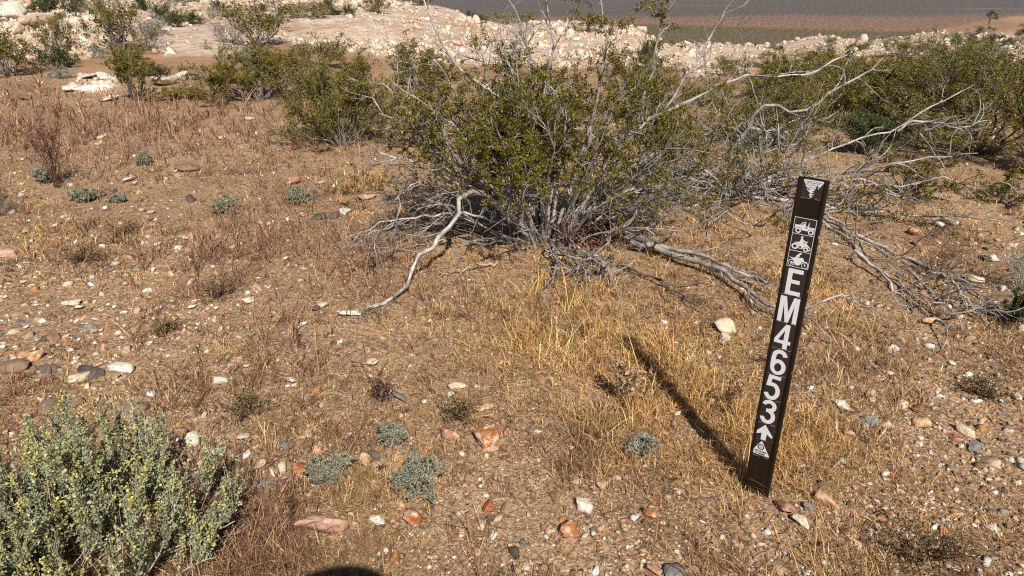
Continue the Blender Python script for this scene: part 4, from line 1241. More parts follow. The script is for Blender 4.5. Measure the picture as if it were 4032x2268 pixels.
# (pixels, end distance offset, radius mm, bare?)
T_MAIN = [
 ([(2085, 940), (2069, 835), (2059, 777), (2001, 704), (1866, 600), (1782, 485), (1650, 400), (1550, 330)], -0.15, 17, 0.7),
 ([(2075, 925), (1950, 800), (1866, 746), (1780, 720), (1709, 673), (1678, 657), (1615, 631), (1553, 616), (1490, 590), (1469, 563)], -0.5, 17, 0.15),
 ([(1780, 720), (1709, 673), (1720, 626), (1683, 574), (1636, 543), (1579, 530)], -0.45, 12, 0.1),
 ([(2100, 930), (2080, 700), (2040, 500), (1996, 397), (1902, 334), (1798, 261), (1751, 183), (1720, 104), (1678, 31), (1655, -50)], 0.1, 16, 0.12),
 ([(2150, 930), (2180, 700), (2120, 480), (2147, 313), (2179, 193), (2179, 130), (2158, 78), (2153, -20), (2130, -90)], 0.0, 13, 0.15),
 ([(2130, 930), (2160, 640), (2110, 400), (2074, 209), (2064, 130), (2022, 31), (1991, -10)], 0.2, 11, 0.2),
 ([(2180, 940), (2260, 700), (2330, 480), (2377, 235), (2393, 156), (2366, 78), (2361, -30), (2330, -120)], -0.1, 13, 0.75),
 ([(2210, 940), (2350, 720), (2520, 420), (2580, 261), (2591, 156), (2596, 94), (2638, 31), (2680, -40)], 0.1, 13, 0.75),
 ([(2230, 940), (2330, 740), (2429, 590), (2518, 485), (2596, 459), (2688, 334), (2740, 250), (2777, 177), (2824, 104), (2860, 52), (2938, 21), (2980, -30)], 0.25, 13, 0.15),
 ([(2429, 590), (2560, 470), (2688, 407), (2766, 376), (2813, 329), (2886, 318), (2933, 297), (3011, 308), (3085, 292), (3147, 303), (3194, 297), (3257, 250), (3335, 209)], 0.1, 12, 0.15),
 ([(2100, 935), (2000, 720), (1850, 520), (1700, 420), (1640, 280), (1600, 160)], 0.3, 13, 0.9),
 ([(2120, 935), (2080, 640), (1960, 420), (1900, 250), (1890, 150)], 0.35, 13, 0.95),
 ([(2140, 935), (2130, 600), (2050, 380), (2030, 230), (2010, 170)], -0.2, 12, 0.95),
 ([(2160, 935), (2220, 620), (2260, 380), (2230, 240)], 0.3, 12, 0.9),
 ([(2190, 940), (2320, 650), (2420, 420), (2470, 300)], -0.25, 12, 0.9),
 ([(2090, 935), (1960, 760), (1830, 660), (1740, 560), (1680, 470)], -0.4, 13, 0.95),
 ([(2080, 930), (1900, 780), (1760, 640), (1640, 560), (1580, 450)], 0.1, 12, 0.9),
 ([(2110, 935), (2050, 760), (1990, 600), (1950, 480)], -0.5, 12, 1.0),
 ([(2150, 940), (2150, 760), (2180, 600), (2150, 480)], -0.55, 12, 1.0),
 ([(2190, 945), (2260, 780), (2330, 660), (2350, 520)], -0.5, 12, 1.0),
 ([(2220, 945), (2380, 800), (2500, 700), (2600, 620), (2640, 560)], -0.4, 13, 0.9),
 ([(2230, 950), (2420, 850), (2560, 790), (2700, 720)], -0.2, 13, 0.7),
 ([(2240, 950), (2400, 880), (2500, 820), (2640, 800)], 0.3, 12, 0.6),
 ([(1996, 887), (1866, 850), (1813, 835), (1700, 850), (1579, 861), (1474, 882), (1344, 976)], -0.75, 9, 0.0),
 ([(1866, 746), (1740, 740), (1667, 699), (1568, 772), (1574, 840), (1537, 897), (1469, 913)], -0.7, 6, 0.0),
 ([(2080, 930), (1850, 650), (1700, 500), (1580, 400), (1490, 310)], 0.15, 12, 0.95),
 ([(2080, 930), (1880, 700), (1740, 560), (1600, 480), (1500, 450)], -0.3, 11, 0.9),
 ([(2100, 930), (1960, 600), (1820, 400), (1740, 270), (1690, 210)], 0.0, 12, 0.95),
 ([(2200, 935), (2420, 640), (2560, 500), (2640, 400), (2700, 360)], 0.3, 12, 0.8),
 ([(2210, 935), (2440, 700), (2580, 600), (2700, 560)], 0.0, 11, 0.8),
 ([(2120, 930), (2060, 560), (1980, 300), (1950, 180)], 0.1, 12, 0.95),
 ([(2150, 955), (2170, 780), (2100, 620), (2060, 560)], 0.4, 11, 0.9),
 ([(2200, 950), (2240, 720), (2300, 560), (2310, 430)], 0.4, 11, 0.9),
]
droop = [(2075, 897), (1960, 800), (1866, 746), (1814, 783), (1803, 845), (1772, 887), (1730, 934), (1709, 976), (1657, 991), (1631, 1028), (1620, 1070), (1605, 1122), (1553, 1163), (1500, 1195), (1448, 1225)]
limbs, rad, bare = [], [], []
for pxs, dy, r, lf in T_MAIN:
    limbs.append(trace(pxs, YB + rng.normal(0, 0.03), YB + dy, 18))
    rad.append(r * 0.001); bare.append(lf)
limbs.append(trace(droop, YB, 3.36, 18)); rad.append(0.016); bare.append(0.0)
limbs = np.array(limbs)
limbs[:, 1:] += rng.normal(0, 0.006, limbs[:, 1:].shape)
rad, bare = np.array(rad), np.array(bare)
for i_, (P1, r) in enumerate(zip(limbs, rad)):
    last = i_ == len(limbs) - 1
    v, f = tubes(P1[None], taper(np.array([r * (1.2 if last else 1)]), 18, 0.5 if last else 0.3) * rng.uniform(0.85, 1.15, (1, 18)), 7)
    place_mesh('limb', v, f, M['bark_dead'] if last or i_ in (1, 2, 3, 9, 23, 24) else M['bark'], big_, smooth=True, kind=None)
# many further stems fill the bush's heart
ns = 34
a = rng.uniform(0, 6.283, ns)
el = rng.uniform(0.1, 1.05, ns)
D = np.stack([np.cos(a) * np.sin(el), np.sin(a) * np.sin(el), np.cos(el)], -1)
P0 = MB + np.stack([np.cos(a), np.sin(a), 0 * a], -1) * rng.uniform(0.02, 0.2, (ns, 1)) - np.array([0, 0, 0.03])
stems = grow(P0, D, rng.uniform(0.55, 1.0, ns), 12, rng, 0.16, 0.0)
parts = [tubes(stems, taper(rng.uniform(0.005, 0.011, ns), 12), 5)]
stem18 = np.stack([resample(s, 18) for s in stems])
allb = np.concatenate([limbs, stem18])
lf_ = np.concatenate([bare, rng.choice([0.3, 0.8, 1.0], ns, p=[0.2, 0.3, 0.5])])
p, d, t, bi = children(allb, 8, rng, 0.3, 0.6)
L1 = grow(p, d * np.array([1, 1, 0.75]), rng.uniform(0.16, 0.46, len(p)) * (1.25 - 0.55 * t), 7, rng, 0.24, 0.0)
L1[:, :, 2] = np.maximum(L1[:, :, 2], terrain(L1[..., 0], L1[..., 1]) + 0.006)
parts.append(tubes(L1, taper(rng.uniform(0.0028, 0.0055, len(p)), 7, 0.4), 4))
lf1 = lf_[bi]
bi1 = bi
p, d, t, bi = children(L1, 5, rng, 0.3, 0.65)
L2 = grow(p, d, rng.uniform(0.06, 0.19, len(p)), 5, rng, 0.26, 0.06)
L2[:, :, 2] = np.maximum(L2[:, :, 2], terrain(L2[..., 0], L2[..., 1]) + 0.004)
parts.append(tubes(L2, taper(np.full(len(p), 0.0019), 5, 0.5), 3))
lf2 = lf1[bi]
v, f, _ = join(parts)
place_mesh('twigs', v, f, M['bark'], big_, smooth=True)
hz_ = 1.02 + rng.random(len(L2)) * 0.2
hz_[np.isin(bi1[bi], (6, 7))] = 9
green = L2[(L2[:, -1, 2] - MB[2] < hz_) & (rng.random(len(L2)) < lf2) & (L2[:, -1, 2] > MB[2] + 0.3 + rng.random(len(L2)) * 0.35)]
p, d, t, bi = children(green, 4, rng, 0.3, 0.7)
L3 = grow(p, d, rng.uniform(0.03, 0.075, len(p)), 4, rng, 0.25, 0.12)
v, f = tubes(L3, taper(np.full(len(p), 0.0012), 4, 0.5), 3)
place_mesh('sprigs', v, f, M['bark_dark'], big_)
cl = along(L3, 16, rng, 0.007, 0.2)
lv, lff, lcc = leaves(cl, 0.0142, rng, leafcols(CREO, len(cl), rng, [0.35, 0.3, 0.25, 0.1]), 0.55, 0.5)
place_mesh('foliage', lv, lff, M['creosote_leaf'], big_, lcc)
fl = cl[rng.choice(len(cl), 110, replace=False)]
v, f, c_ = leaves(np.repeat(fl, 4, 0), 0.009, rng, np.tile([(0.75, 0.55, 0.05)], (len(fl) * 4, 1)), 0.7)
place_mesh('flowers', v, f, M['dull_leaf'], big_, c_)

# the half-dead creosote behind the post
rng = np.random.default_rng(22)
DB = g1(2881, 775)
YD = DB[1]
dead_ = link('creosote_bush', None, loc=DB)
tag(dead_, 'half-dead creosote bush of bleached sprawling branches directly behind the post', 'bush')
T_DEAD = [
 ([(2881, 775), (2870, 652), (2886, 590), (2912, 543), (2949, 501), (2980, 438), (3027, 407), (3064, 417), (3074, 443), (3121, 436), (3178, 438), (3215, 412), (3251, 370), (3314, 339), (3392, 308), (3439, 271), (3471, 230)], -0.3, 13, 0.3),
 ([(2949, 506), (3011, 517), (3105, 514), (3184, 522)], -0.2, 10, 0.1),
 ([(2900, 770), (3100, 660), (3314, 569), (3408, 532), (3460, 522), (3533, 517), (3596, 459), (3679, 417), (3758, 376), (3841, 334)], 0.1, 8, 0.1),
 ([(3533, 517), (3591, 470), (3653, 480), (3726, 485), (3773, 511), (3836, 485), (3888, 470)], 0.1, 7, 0.0),
 ([(2860, 780), (2760, 800), (2688, 845), (2740, 830), (2818, 816), (2886, 856), (2949, 887), (3000, 870)], -0.9, 10, 0.0),
 ([(2886, 780), (2970, 783), (3053, 793), (3105, 809), (3180, 850), (3283, 856), (3366, 840), (3444, 837), (3523, 829), (3596, 856), (3679, 843), (3757, 850), (3836, 840)], -0.75, 12, 0.1),
 ([(2890, 775), (3000, 720), (3120, 700), (3260, 690), (3440, 660), (3560, 640), (3700, 620), (3850, 600)], -0.5, 9, 0.3),
 ([(2880, 770), (2960, 640), (3040, 590), (3150, 560), (3200, 480)], -0.3, 9, 0.85),
 ([(2885, 775), (3000, 680), (3100, 620), (3180, 560)], -0.6, 9, 0.9),
 ([(2870, 770), (2800, 690), (2740, 640), (2700, 590), (2640, 560)], -0.4, 8, 0.5),
 ([(2870, 775), (2780, 720), (2700, 690), (2620, 700)], -0.8, 9, 0.2),
 ([(3040, 760), (3240, 760), (3420, 720), (3560, 730), (3700, 690), (3830, 740), (3940, 720)], -0.9, 8, 0.35),
 ([(2900, 770), (3200, 720), (3400, 700), (3520, 760), (3600, 780)], -0.6, 8, 0.8),
 ([(3283, 856), (3380, 780), (3470, 740), (3520, 790)], -0.6, 6, 0.8),
 ([(2881, 770), (2940, 690), (3010, 600), (3020, 520), (2990, 450), (3000, 380)], 0.2, 8, 0.2),
]
T_FALL = [
 ([(3100, 860), (3231, 918), (3299, 960), (3366, 986), (3429, 1012), (3497, 1038), (3575, 1059), (3653, 1070), (3705, 1096), (3784, 1106), (3810, 1132), (3877, 1163), (3940, 1221)], 12),
 ([(3120, 870), (3231, 934), (3288, 986), (3330, 1049), (3366, 1122), (3418, 1174), (3497, 1205), (3601, 1205), (3679, 1231)], 9),
 ([(3366, 986), (3460, 1054), (3507, 1122), (3533, 1174), (3627, 1216), (3705, 1268)], 7),
 ([(3140, 800), (3246, 840), (3314, 882), (3392, 944), (3444, 991), (3507, 1007)], 7),
 ([(3653, 1070), (3740, 1090), (3800, 1170), (3850, 1230)], 6),
 ([(3575, 1059), (3640, 1120), (3700, 1190), (3790, 1230), (3880, 1270)], 6),
]
limbs, rad, bare = [], [], []
for pxs, dy, r, lf in T_DEAD:
    limbs.append(trace(pxs, YD, YD + dy, 18)); rad.append(r * 0.00125); bare.append(lf)
for pxs, r in T_FALL:
    e = g1(*pxs[-1])
    s0 = np.interp(pxs[0][0], [3050, 3800], [0.0, 0.8])
    limbs.append(trace(pxs, 5.0 - s0 * 0.7 if pxs[0][0] < 3200 else g1(*pxs[0])[1] - 0.18, e[1] - 0.03, 18)); rad.append(r * 0.0015); bare.append(0.0)
limbs = np.array(limbs); limbs[:, 1:] += rng.normal(0, 0.006, limbs[:, 1:].shape)
rad, bare = np.array(rad), np.array(bare)
for P1, r in zip(limbs, rad):
    v, f = tubes(P1[None], taper(np.array([r]), 18, 0.28), 7)
    place_mesh('limb', v, f, M['bark_dead'], dead_, smooth=True, kind=None)
ns = 30
a = rng.uniform(0, 6.283, ns); el = rng.uniform(0.95, 1.45, ns)
D = np.stack([np.cos(a) * np.sin(el), np.sin(a) * np.sin(el), np.cos(el)], -1)
stems = grow(DB + rng.normal(0, 1, (ns, 3)) * np.array([0.32, 0.22, 0]) + np.array([0.1, 0, 0.02]), D, rng.uniform(0.5, 1.25, ns), 12, rng, 0.3, 0.0)
stems[:, :, 2] = np.maximum(stems[:, :, 2], terrain(stems[..., 0], stems[..., 1]) + 0.02)
parts = [tubes(stems, taper(rng.uniform(0.0035, 0.008, ns), 12), 5)]
allb = np.concatenate([limbs, np.stack([resample(s, 18) for s in stems])])
lf_ = np.concatenate([bare, rng.choice([0.0, 0.6], ns)])
p, d, t, bi = children(allb, 7, rng, 0.2, 0.65)
L1 = grow(p, d, rng.uniform(0.15, 0.5, len(p)) * (1.2 - 0.5 * t), 7, rng, 0.27, 0.0)
L1[:, :, 2] = np.maximum(L1[:, :, 2], terrain(L1[..., 0], L1[..., 1]) + 0.006)
parts.append(tubes(L1, taper(rng.uniform(0.0035, 0.0075, len(p)), 7, 0.4), 4))
lf1 = lf_[bi]
p, d, t, bi = children(L1, 3, rng, 0.2, 0.7)
L2 = grow(p, d, rng.uniform(0.05, 0.16, len(p)), 5, rng, 0.28, 0.0)
L2[:, :, 2] = np.maximum(L2[:, :, 2], terrain(L2[..., 0], L2[..., 1]) + 0.004)
parts.append(tubes(L2, taper(np.full(len(p), 0.0024), 5, 0.5), 3))
v, f, _ = join(parts)
place_mesh('twigs', v, f, M['bark'], dead_, smooth=True)
green = L2[(rng.random(len(L2)) < lf1[bi])]
p, d, t, bi = children(green, 3, rng, 0.2, 0.7)
L3 = grow(p, d, rng.uniform(0.04, 0.1, len(p)), 4, rng, 0.25, 0.08)
cl = along(np.concatenate([L3, green[:, 1:]]), 12, rng, 0.008, 0.2)
lv, lff, lcc = leaves(cl, 0.0125, rng, leafcols(CREO, len(cl), rng, [0.35, 0.3, 0.25, 0.1]), 0.55, 0.5)
place_mesh('foliage', lv, lff, M['creosote_leaf'], dead_, lcc)

# fallen dead wood on the ground, each a log of its own with its splinters
def fallen(pxs, r, label, group=None, seed=0, h=0.03, sub=7, mat='bark', Ys=None):
    rng = np.random.default_rng(400 + seed)
    pxs = np.asarray(pxs, float)
    P = gp(pxs[:, 0], pxs[:, 1] + 8)
    P[:, 2] += h
    P = resample(P, 16)
    P[1:-1] += rng.normal(0, 0.008, P[1:-1].shape)
    root = link('fallen_branch', None, loc=P[0])
    tag(root, label, 'branch', group)
    v, f = tubes(P[None], taper(np.array([r]), 16, 0.35), 7)
    place_mesh('limb', v, f, M[mat], root, smooth=True, kind=None)
    p, d, t, bi = children(P[None], sub, rng, 0.15, 0.5)
    L1 = grow(p, d * np.array([1, 1, 0.4]), rng.uniform(0.12, 0.4, len(p)), 7, rng, 0.24, 0.0)
    L1[:, :, 2] = np.maximum(L1[:, :, 2], terrain(L1[..., 0], L1[..., 1]) + 0.006)
    p, d, t, bi = children(L1, 3, rng, 0.2, 0.7)
    L2 = grow(p, d, rng.uniform(0.05, 0.15, len(p)), 4, rng, 0.25, 0.0)
    v, f, _ = join([tubes(L1, taper(np.full(len(L1), r * 0.35), 7, 0.4), 4), tubes(L2, taper(np.full(len(L2), 0.0018), 4, 0.5), 3)])
    place_mesh('twigs', v, f, M[mat], root, smooth=True)
fallen([(2400, 925), (2544, 986), (2648, 1028), (2766, 1070), (2844, 1101), (2923, 1153), (2980, 1200), (3022, 1242)], 0.024, 'thickest grey weathered fallen branch running from the big bush towards the post', seed=1, h=0.06)
fallen([(2480, 985), (2600, 1000), (2740, 1040), (2860, 1090), (2960, 1120), (3040, 1170)], 0.017, 'second grey fallen branch lying just above the thickest one', seed=2, h=0.07)
fallen([(2241, 991), (2299, 1012), (2351, 1033), (2367, 1070), (2420, 1120)], 0.011, 'short pale dead branch at the right foot of the big bush', seed=3, h=0.05, mat='bark_dead')
fallen([(2351, 1030), (2273, 1049), (2267, 1080), (2205, 1101)], 0.008, 'crooked pale dead twig in golden grass below the big bush', seed=4, h=0.05, mat='bark_dead', sub=3)
fallen([(2179, 976), (2184, 1043), (2174, 1122), (2127, 1200)], 0.010, 'thin grey dead branch pointing down through the golden grass', seed=5, h=0.06, sub=4)
fallen([(2440, 1050), (2550, 1100), (2650, 1150), (2760, 1230)], 0.009, 'dark dead branch in the grass below the thick fallen ones', seed=6, h=0.03, mat='bark_dark', sub=5)
fallen([(2060, 960), (1950, 965), (1780, 960), (1700, 985)], 0.009, 'grey dead branch lying left of the big bush\'s foot', seed=7, h=0.04, sub=4)
fallen([(1960, 1040), (1850, 1065), (1740, 1090)], 0.008, 'pale splintered stick in the grass below the big bush', seed=8, h=0.03, mat='stem_straw', sub=4)
fallen([(3160, 1230), (3250, 1190), (3330, 1170), (3420, 1240), (3520, 1300)], 0.007, 'thin bleached fallen stick just right of the post', seed=9, h=0.03, mat='bark_dead', sub=3)

# ------------------------------------------------------------------ near shrubs with their own shapes
def near_shrub(px, py, wpx, hpx, label, seed, pal=CREO, w=None, name='creosote_bush', cat='bush', n_stem=18, n1=7, n2=6, leaf_n=20, leaf=0.015, r0=0.009, leafy=0.95, lean=(0.1, 1.1), bark='bark_mid', leafmat='creosote_leaf', top=0.3, group=None, jit=0.18):
    rng = np.random.default_rng(seed)
    b = g1(px, py)
    d = np.linalg.norm(b - np.array([0, 0, HC]))
    Hm, Wm = hpx * d / FPX, wpx * d / FPX
    bv, bf, lv, lf, lc = shrub_arrays(rng, n_stem, 1.0, 1.0, lean, n1, n2, 0, leaf_n, leaf / Hm, pal, w, r0 / Hm, leafy, jit, top, 0.03)
    zx = np.percentile(bv[:, 2], 99)
    wx = np.percentile(np.abs(bv[:, :2]), 97)
    bv = bv * np.array([Wm / 2 / wx, Wm / 2 / wx * 0.9, Hm / zx])
    root = link(name, None, loc=b)
    tag(root, label, cat, group)
    sc = np.array([Wm / 2 / wx, Wm / 2 / wx * 0.9, Hm / zx])
    c = lv.reshape(-1, 4, 3)
    ctr = c[:, :1] * sc
    c = ctr + (c - c[:, :1]) * Hm
    o = link('stems', mesh('stems', bv, bf, M[bark], None, True), root); o['kind'] = 'stuff'
    if len(lf):
        o = link('foliage', mesh('foliage', c.reshape(-1, 3), lf, M[leafmat], lc), root); o['kind'] = 'stuff'
    return root

EPH = [(0.075, 0.09, 0.024), (0.10, 0.11, 0.032), (0.06, 0.07, 0.024)]
SAGE = [(0.27, 0.265, 0.185), (0.20, 0.20, 0.14), (0.33, 0.32, 0.24)]
OLV = [(0.22, 0.185, 0.04), (0.16, 0.14, 0.03), (0.26, 0.21, 0.05)]
TWG = [(0.25, 0.2, 0.15), (0.17, 0.13, 0.1)]
near_shrub(1345, 570, 480, 320, 'dense olive creosote left of the largest bush, overlapping its edge', 31, n_stem=30, leaf_n=24, leaf=0.016)
near_shrub(1020, 395, 370, 185, 'low spreading creosote beyond the reddish stalks, left of the dense one', 32, n_stem=24, leaf=0.020)
near_shrub(545, 395, 190, 180, 'small open creosote with bare lower stems in front of white rubble', 33, n_stem=12, n1=6, leaf=0.017, lean=(0.1, 0.8), bark='bark_dark', leafy=0.8)
near_shrub(700, 388, 170, 34, 'low yellow-olive creosote between small open one and low spreading one', 34, n_stem=12, leaf=0.018, pal=OLV)
near_shrub(2960, 570, 440, 280, 'mid-green creosote seen between the largest bush and the post', 35, n_stem=22, leaf_n=20, leaf=0.017)
near_shrub(3830, 600, 620, 340, 'wide green creosote at right, beyond the bleached branches', 36, n_stem=32, leaf_n=24, leaf=0.017)
near_shrub(4070, 690, 420, 390, 'creosote cut by the right edge, green with grey stems', 37, n_stem=24, leaf_n=22, leaf=0.016)
near_shrub(3520, 440, 440, 200, 'green creosote behind the wide one, reaching the pale ridge', 38, n_stem=24, leaf=0.021)
near_shrub(3110, 390, 360, 140, 'olive creosote beyond the post top, below the pale ridge', 39, n_stem=18, leaf=0.021)
near_shrub(3330, 500, 360, 210, 'olive creosote between the post top and the wide green one', 47, n_stem=20, leaf=0.018)
near_shrub(3420, 610, 220, 140, 'dark green rounded bush in shade behind the bleached branches', 40, pal=EPH, n_stem=18, leaf=0.015, leaf_n=16)
near_shrub(3010, 590, 190, 80, 'grey sage-like shrub under the mid-green creosote', 41, pal=SAGE, name='sage_shrub', cat='shrub', leaf=0.012, leafmat='dull_leaf', bark='stem_pale')
near_shrub(3560, 760, 300, 130, 'sparse low creosote sprig right of the post top', 42, n_stem=9, n1=5, leaf=0.013, lean=(0.3, 1.2))
near_shrub(3960, 800, 240, 110, 'sparse dark creosote sprig near the right edge', 43, n_stem=8, n1=5, leaf=0.013, lean=(0.3, 1.2))
near_shrub(1650, 350, 280, 150, 'creosote behind the left side of the largest bush', 44, n_stem=16, leaf=0.017)
near_shrub(2560, 470, 380, 230, 'creosote behind the right side of the largest bush', 45, n_stem=18, leaf=0.016)
near_shrub(4000, 1270, 110, 110, 'small dark green bush at the right edge below the branch tips', 46, pal=EPH, n_stem=12, leaf=0.010, leaf_n=12, name='small_bush')

def grey_tuft(px, py, wpx, hpx, label, seed, twigs=False, leafn=16, leaf=0.008, pal=SAGE, n_stem=22, bark='stem_pale'):
    return near_shrub(px, py, wpx, hpx, label, seed, pal=pal, name='grey_shrublet', cat='shrub', n_stem=n_stem, n1=5, n2=3, leaf_n=leafn, leaf=leaf, r0=0.0022, leafy=1.0, lean=(0.1, 1.0), bark=bark, leafmat='dull_leaf', top=0.25)
grey_tuft(1645, 1945, 190, 165, 'round grey-green shrublet, largest of those in the near grass', 51)
grey_tuft(1290, 1905, 140, 130, 'leafy blue-grey shrublet touching the rust-red stone', 52)
grey_tuft(1545, 1745, 110, 90, 'small grey shrublet with long bare pale twigs', 53)
grey_tuft(345, 790, 90, 42, 'pale grey shrublet in short grass at far left', 54, leaf=0.013)
grey_tuft(465, 795, 50, 26, 'tiny grey-green shrublet right of the far-left one', 55, leaf=0.012)
grey_tuft(888, 838, 80, 52, 'grey shrublet below the blackish boulder', 56, leaf=0.013)
grey_tuft(1178, 800, 95, 62, 'grey shrublet near the two black boulders', 57, leaf=0.013)
grey_tuft(4020, 1150, 190, 150, 'straggly grey shrublet cut by the right edge', 58, leafn=6)
grey_tuft(5, 850, 120, 110, 'leafless grey twiggy shrub cut by the left edge', 59, leafn=3, pal=TWG, bark='bark_dark')
grey_tuft(2520, 1790, 110, 90, 'sparse grey-green shrublet in the grass left of the post', 60, leafn=6)
grey_tuft(3680, 1100, 240, 190, 'dry purplish twiggy shrub under the fallen branches at right', 61, leafn=2, pal=TWG, bark='stem_brown')
grey_tuft(190, 720, 70, 50, 'pale leafy shrublet beside the tall dark red stalks', 62, leaf=0.012)
grey_tuft(570, 650, 50, 40, 'tiny green-grey shrublet left of the flat-topped block', 63, leaf=0.012)
for i, (x, y, w, h, lb) in enumerate([(960, 1640, 190, 90, 'dull green low tuft above the round white quartz lump'), (1820, 1650, 150, 110, 'green-brown tuft left of the tilted orange stone'), (860, 1170, 170, 90, 'dull olive tuft right of the upright quartz chip'),
                                      (640, 1310, 110, 60, 'olive tuft above the pale speckled stones of the stony patch'), (3650, 2200, 330, 130, 'wide dull green tuft in the gravel near the bottom right corner'), (480, 920, 120, 40, 'low olive tuft at the top of the stony patch'),
                                      (320, 1030, 160, 50, 'brown-green tuft on the upper stony patch'), (3880, 1560, 160, 80, 'dull tuft near the right edge in the gravel')]):
    near_shrub(x, y, w, h, lb, 70 + i, pal=[(0.22, 0.175, 0.08), (0.17, 0.14, 0.065), (0.3, 0.21, 0.11)], name='low_tuft', cat='plant', n_stem=30, n1=4, n2=2, leaf_n=4, leaf=0.009, r0=0.0016, lean=(0.2, 1.2), bark='stem_brown', leafmat='dull_leaf', top=0.2)

# dried stalks standing in the grass
def stalk(px, py, wpx, hpx, label, seed, n_stem=8, bark='stem_brown', pal=((0.14, 0.07, 0.05), (0.1, 0.05, 0.04)), leafn=4, lean=(0.02, 0.3), leaf=0.010, r0=0.0022):
    return near_shrub(px, py, wpx, hpx, label, seed, pal=pal, name='dried_stalk', cat='plant', n_stem=n_stem, n1=5, n2=3, leaf_n=leafn, leaf=leaf, r0=r0, lean=lean, bark=bark, leafmat='dull_leaf', jit=0.08)
stalk(225, 740, 130, 240, 'tall dark red dried stalks, tallest in the grass at left', 81, 16, r0=0.004, leaf=0.014)
stalk(2450, 1610, 150, 190, 'curled tan dried weed with strappy leaves in the golden grass', 82, 8, 'stem_brown', ((0.42, 0.3, 0.18), (0.3, 0.2, 0.12)), 2, (0.1, 0.9), 0.02)
stalk(1155, 2080, 40, 150, 'single dark dried stalk left of the largest pink slab', 83, 2)
stalk(1495, 1580, 130, 130, 'bare reddish stalks beyond the small shrublet with pale twigs', 84, 6, lean=(0.2, 0.8))
stalk(2410, 1130, 60, 190, 'tall pale seed stalk at the right foot of the big bush', 85, 4, 'stem_straw', ((0.4, 0.3, 0.2), (0.3, 0.2, 0.13)), 14)
stalk(2860, 1640, 90, 170, 'dark upright dried stalks beside the post\'s shadow', 86, 5)
stalk(3120, 1500, 110, 240, 'thin dark stalks standing right behind the post', 87, 5, lean=(0.1, 0.5))
stalk(1180, 1390, 30, 110, 'lone thin dark stalk in the grass right of the stony patch', 88, 2)
stalk(780, 1080, 30, 90, 'lone thin stalk on the stony patch near the pale orange stone', 89, 2)
stalk(2340, 960, 300, 110, 'rusty brown dead leaves and stalks under the big bush', 90, 34, 'stem_brown', ((0.16, 0.05, 0.03), (0.3, 0.17, 0.1), (0.12, 0.06, 0.04)), 8, (0.1, 1.0), 0.018)

# ------------------------------------------------------------------ the grey-green shrub with yellow spikes, bottom left
rng = np.random.default_rng(23)
sb = g1(185, 2245)
salt = link('flowering_shrub', None, loc=sb)
tag(salt, 'big grey-green shrub with yellow-green flower spikes filling the bottom left corner', 'shrub')
ns = 125
a = rng.uniform(0, 6.283, ns); el = rng.uniform(0.05, 1.1, ns)
D = np.stack([np.cos(a) * np.sin(el), np.sin(a) * np.sin(el), np.cos(el)], -1)
off = np.stack([np.cos(a), np.sin(a), 0 * a], -1) * (0.40 * np.sqrt(rng.random(ns)) * np.sin(el) / 0.85)[:, None]
hk = 0.95 + 0.28 * vnoise((sb[0] + off[:, 0]) * 6.0, (sb[1] + off[:, 1]) * 6.0, 4)
A0 = grow(sb + off, D, rng.uniform(0.16, 0.31, ns) * hk, 8, rng, 0.17, 0.05)
A0[:, :, 2] = np.maximum(A0[:, :, 2], terrain(A0[..., 0], A0[..., 1]) + 0.01)
parts = [tubes(A0, taper(rng.uniform(0.0025, 0.005, ns), 8), 5)]
p, d, t, bi = children(A0, 8, rng, 0.3, 0.5)
A1 = grow(p, d * 0.6 + np.array([0, 0, 0.9]), rng.uniform(0.09, 0.21, len(p)), 6, rng, 0.10, 0.1)
parts.append(tubes(A1, taper(rng.uniform(0.0011, 0.0019, len(p)), 6, 0.5), 3))
p, d, t, bi = children(A1, 3, rng, 0.05, 0.6, 0.6)
A2 = grow(p, d + np.array([0, 0, 0.3]), rng.uniform(0.025, 0.06, len(p)), 3, rng, 0.14, 0.1)
parts.append(tubes(A2, taper(np.full(len(p), 0.0009), 3, 0.5), 3))
dt = grow(sb + off, D * np.array([1, 1, 0.5]), rng.uniform(0.2, 0.42, ns), 7, rng, 0.2, 0.02)     # bare pale twigs
dt[:, :, 2] = np.maximum(dt[:, :, 2], terrain(dt[..., 0], dt[..., 1]) + 0.02)
parts.append(tubes(dt, taper(np.full(ns, 0.0016), 7, 0.5), 3))
v, f, _ = join(parts)
place_mesh('stems', v, f, M['stem_pale'], salt, smooth=True)
def spikes(Q, m, tmin, jit):
    B, n, _ = Q.shape
    t = rng.uniform(tmin, 1, (B, m)); ff = t * (n - 1); i = np.minimum(ff.astype(int), n - 2); w = (ff - i)[..., None]; bi = np.arange(B)[:, None]
    return (Q[bi, i] * (1 - w) + Q[bi, i + 1] * w + rng.normal(0, jit, (B, m, 3))).reshape(-1, 3), t.ravel()
q1, t1 = spikes(A1, 46, 0.0, 0.0032)
q2, t2 = spikes(A2, 16, 0.1, 0.0035)
hi = np.repeat(A1[:, -1, 2], 46) - sb[2]
start = np.repeat(rng.uniform(0.3, 0.75, len(A1)), 46)
isy = (t1 > start) & (hi > 0.11) & (rng.random(len(t1)) < 0.9) & np.repeat(rng.random(len(A1)) < 0.8, 46)
def tint3(pal, n):
    return np.clip(np.asarray(pal)[rng.choice(3, n)] * np.exp(rng.normal(0, 0.16, (n, 1))), 0, 1)
GG = [(0.29, 0.295, 0.165), (0.35, 0.35, 0.215), (0.22, 0.23, 0.12)]
G = np.concatenate([q1[~isy], q2])
v, f, c_ = leaves(G, 0.0098, rng, tint3(GG, len(G)), 0.6, 0.5)
place_mesh('foliage', v, f, M['dull_leaf'], salt, c_)
k = np.clip((t1[isy] - start[isy]) / 0.4, 0, 1)[:, None]
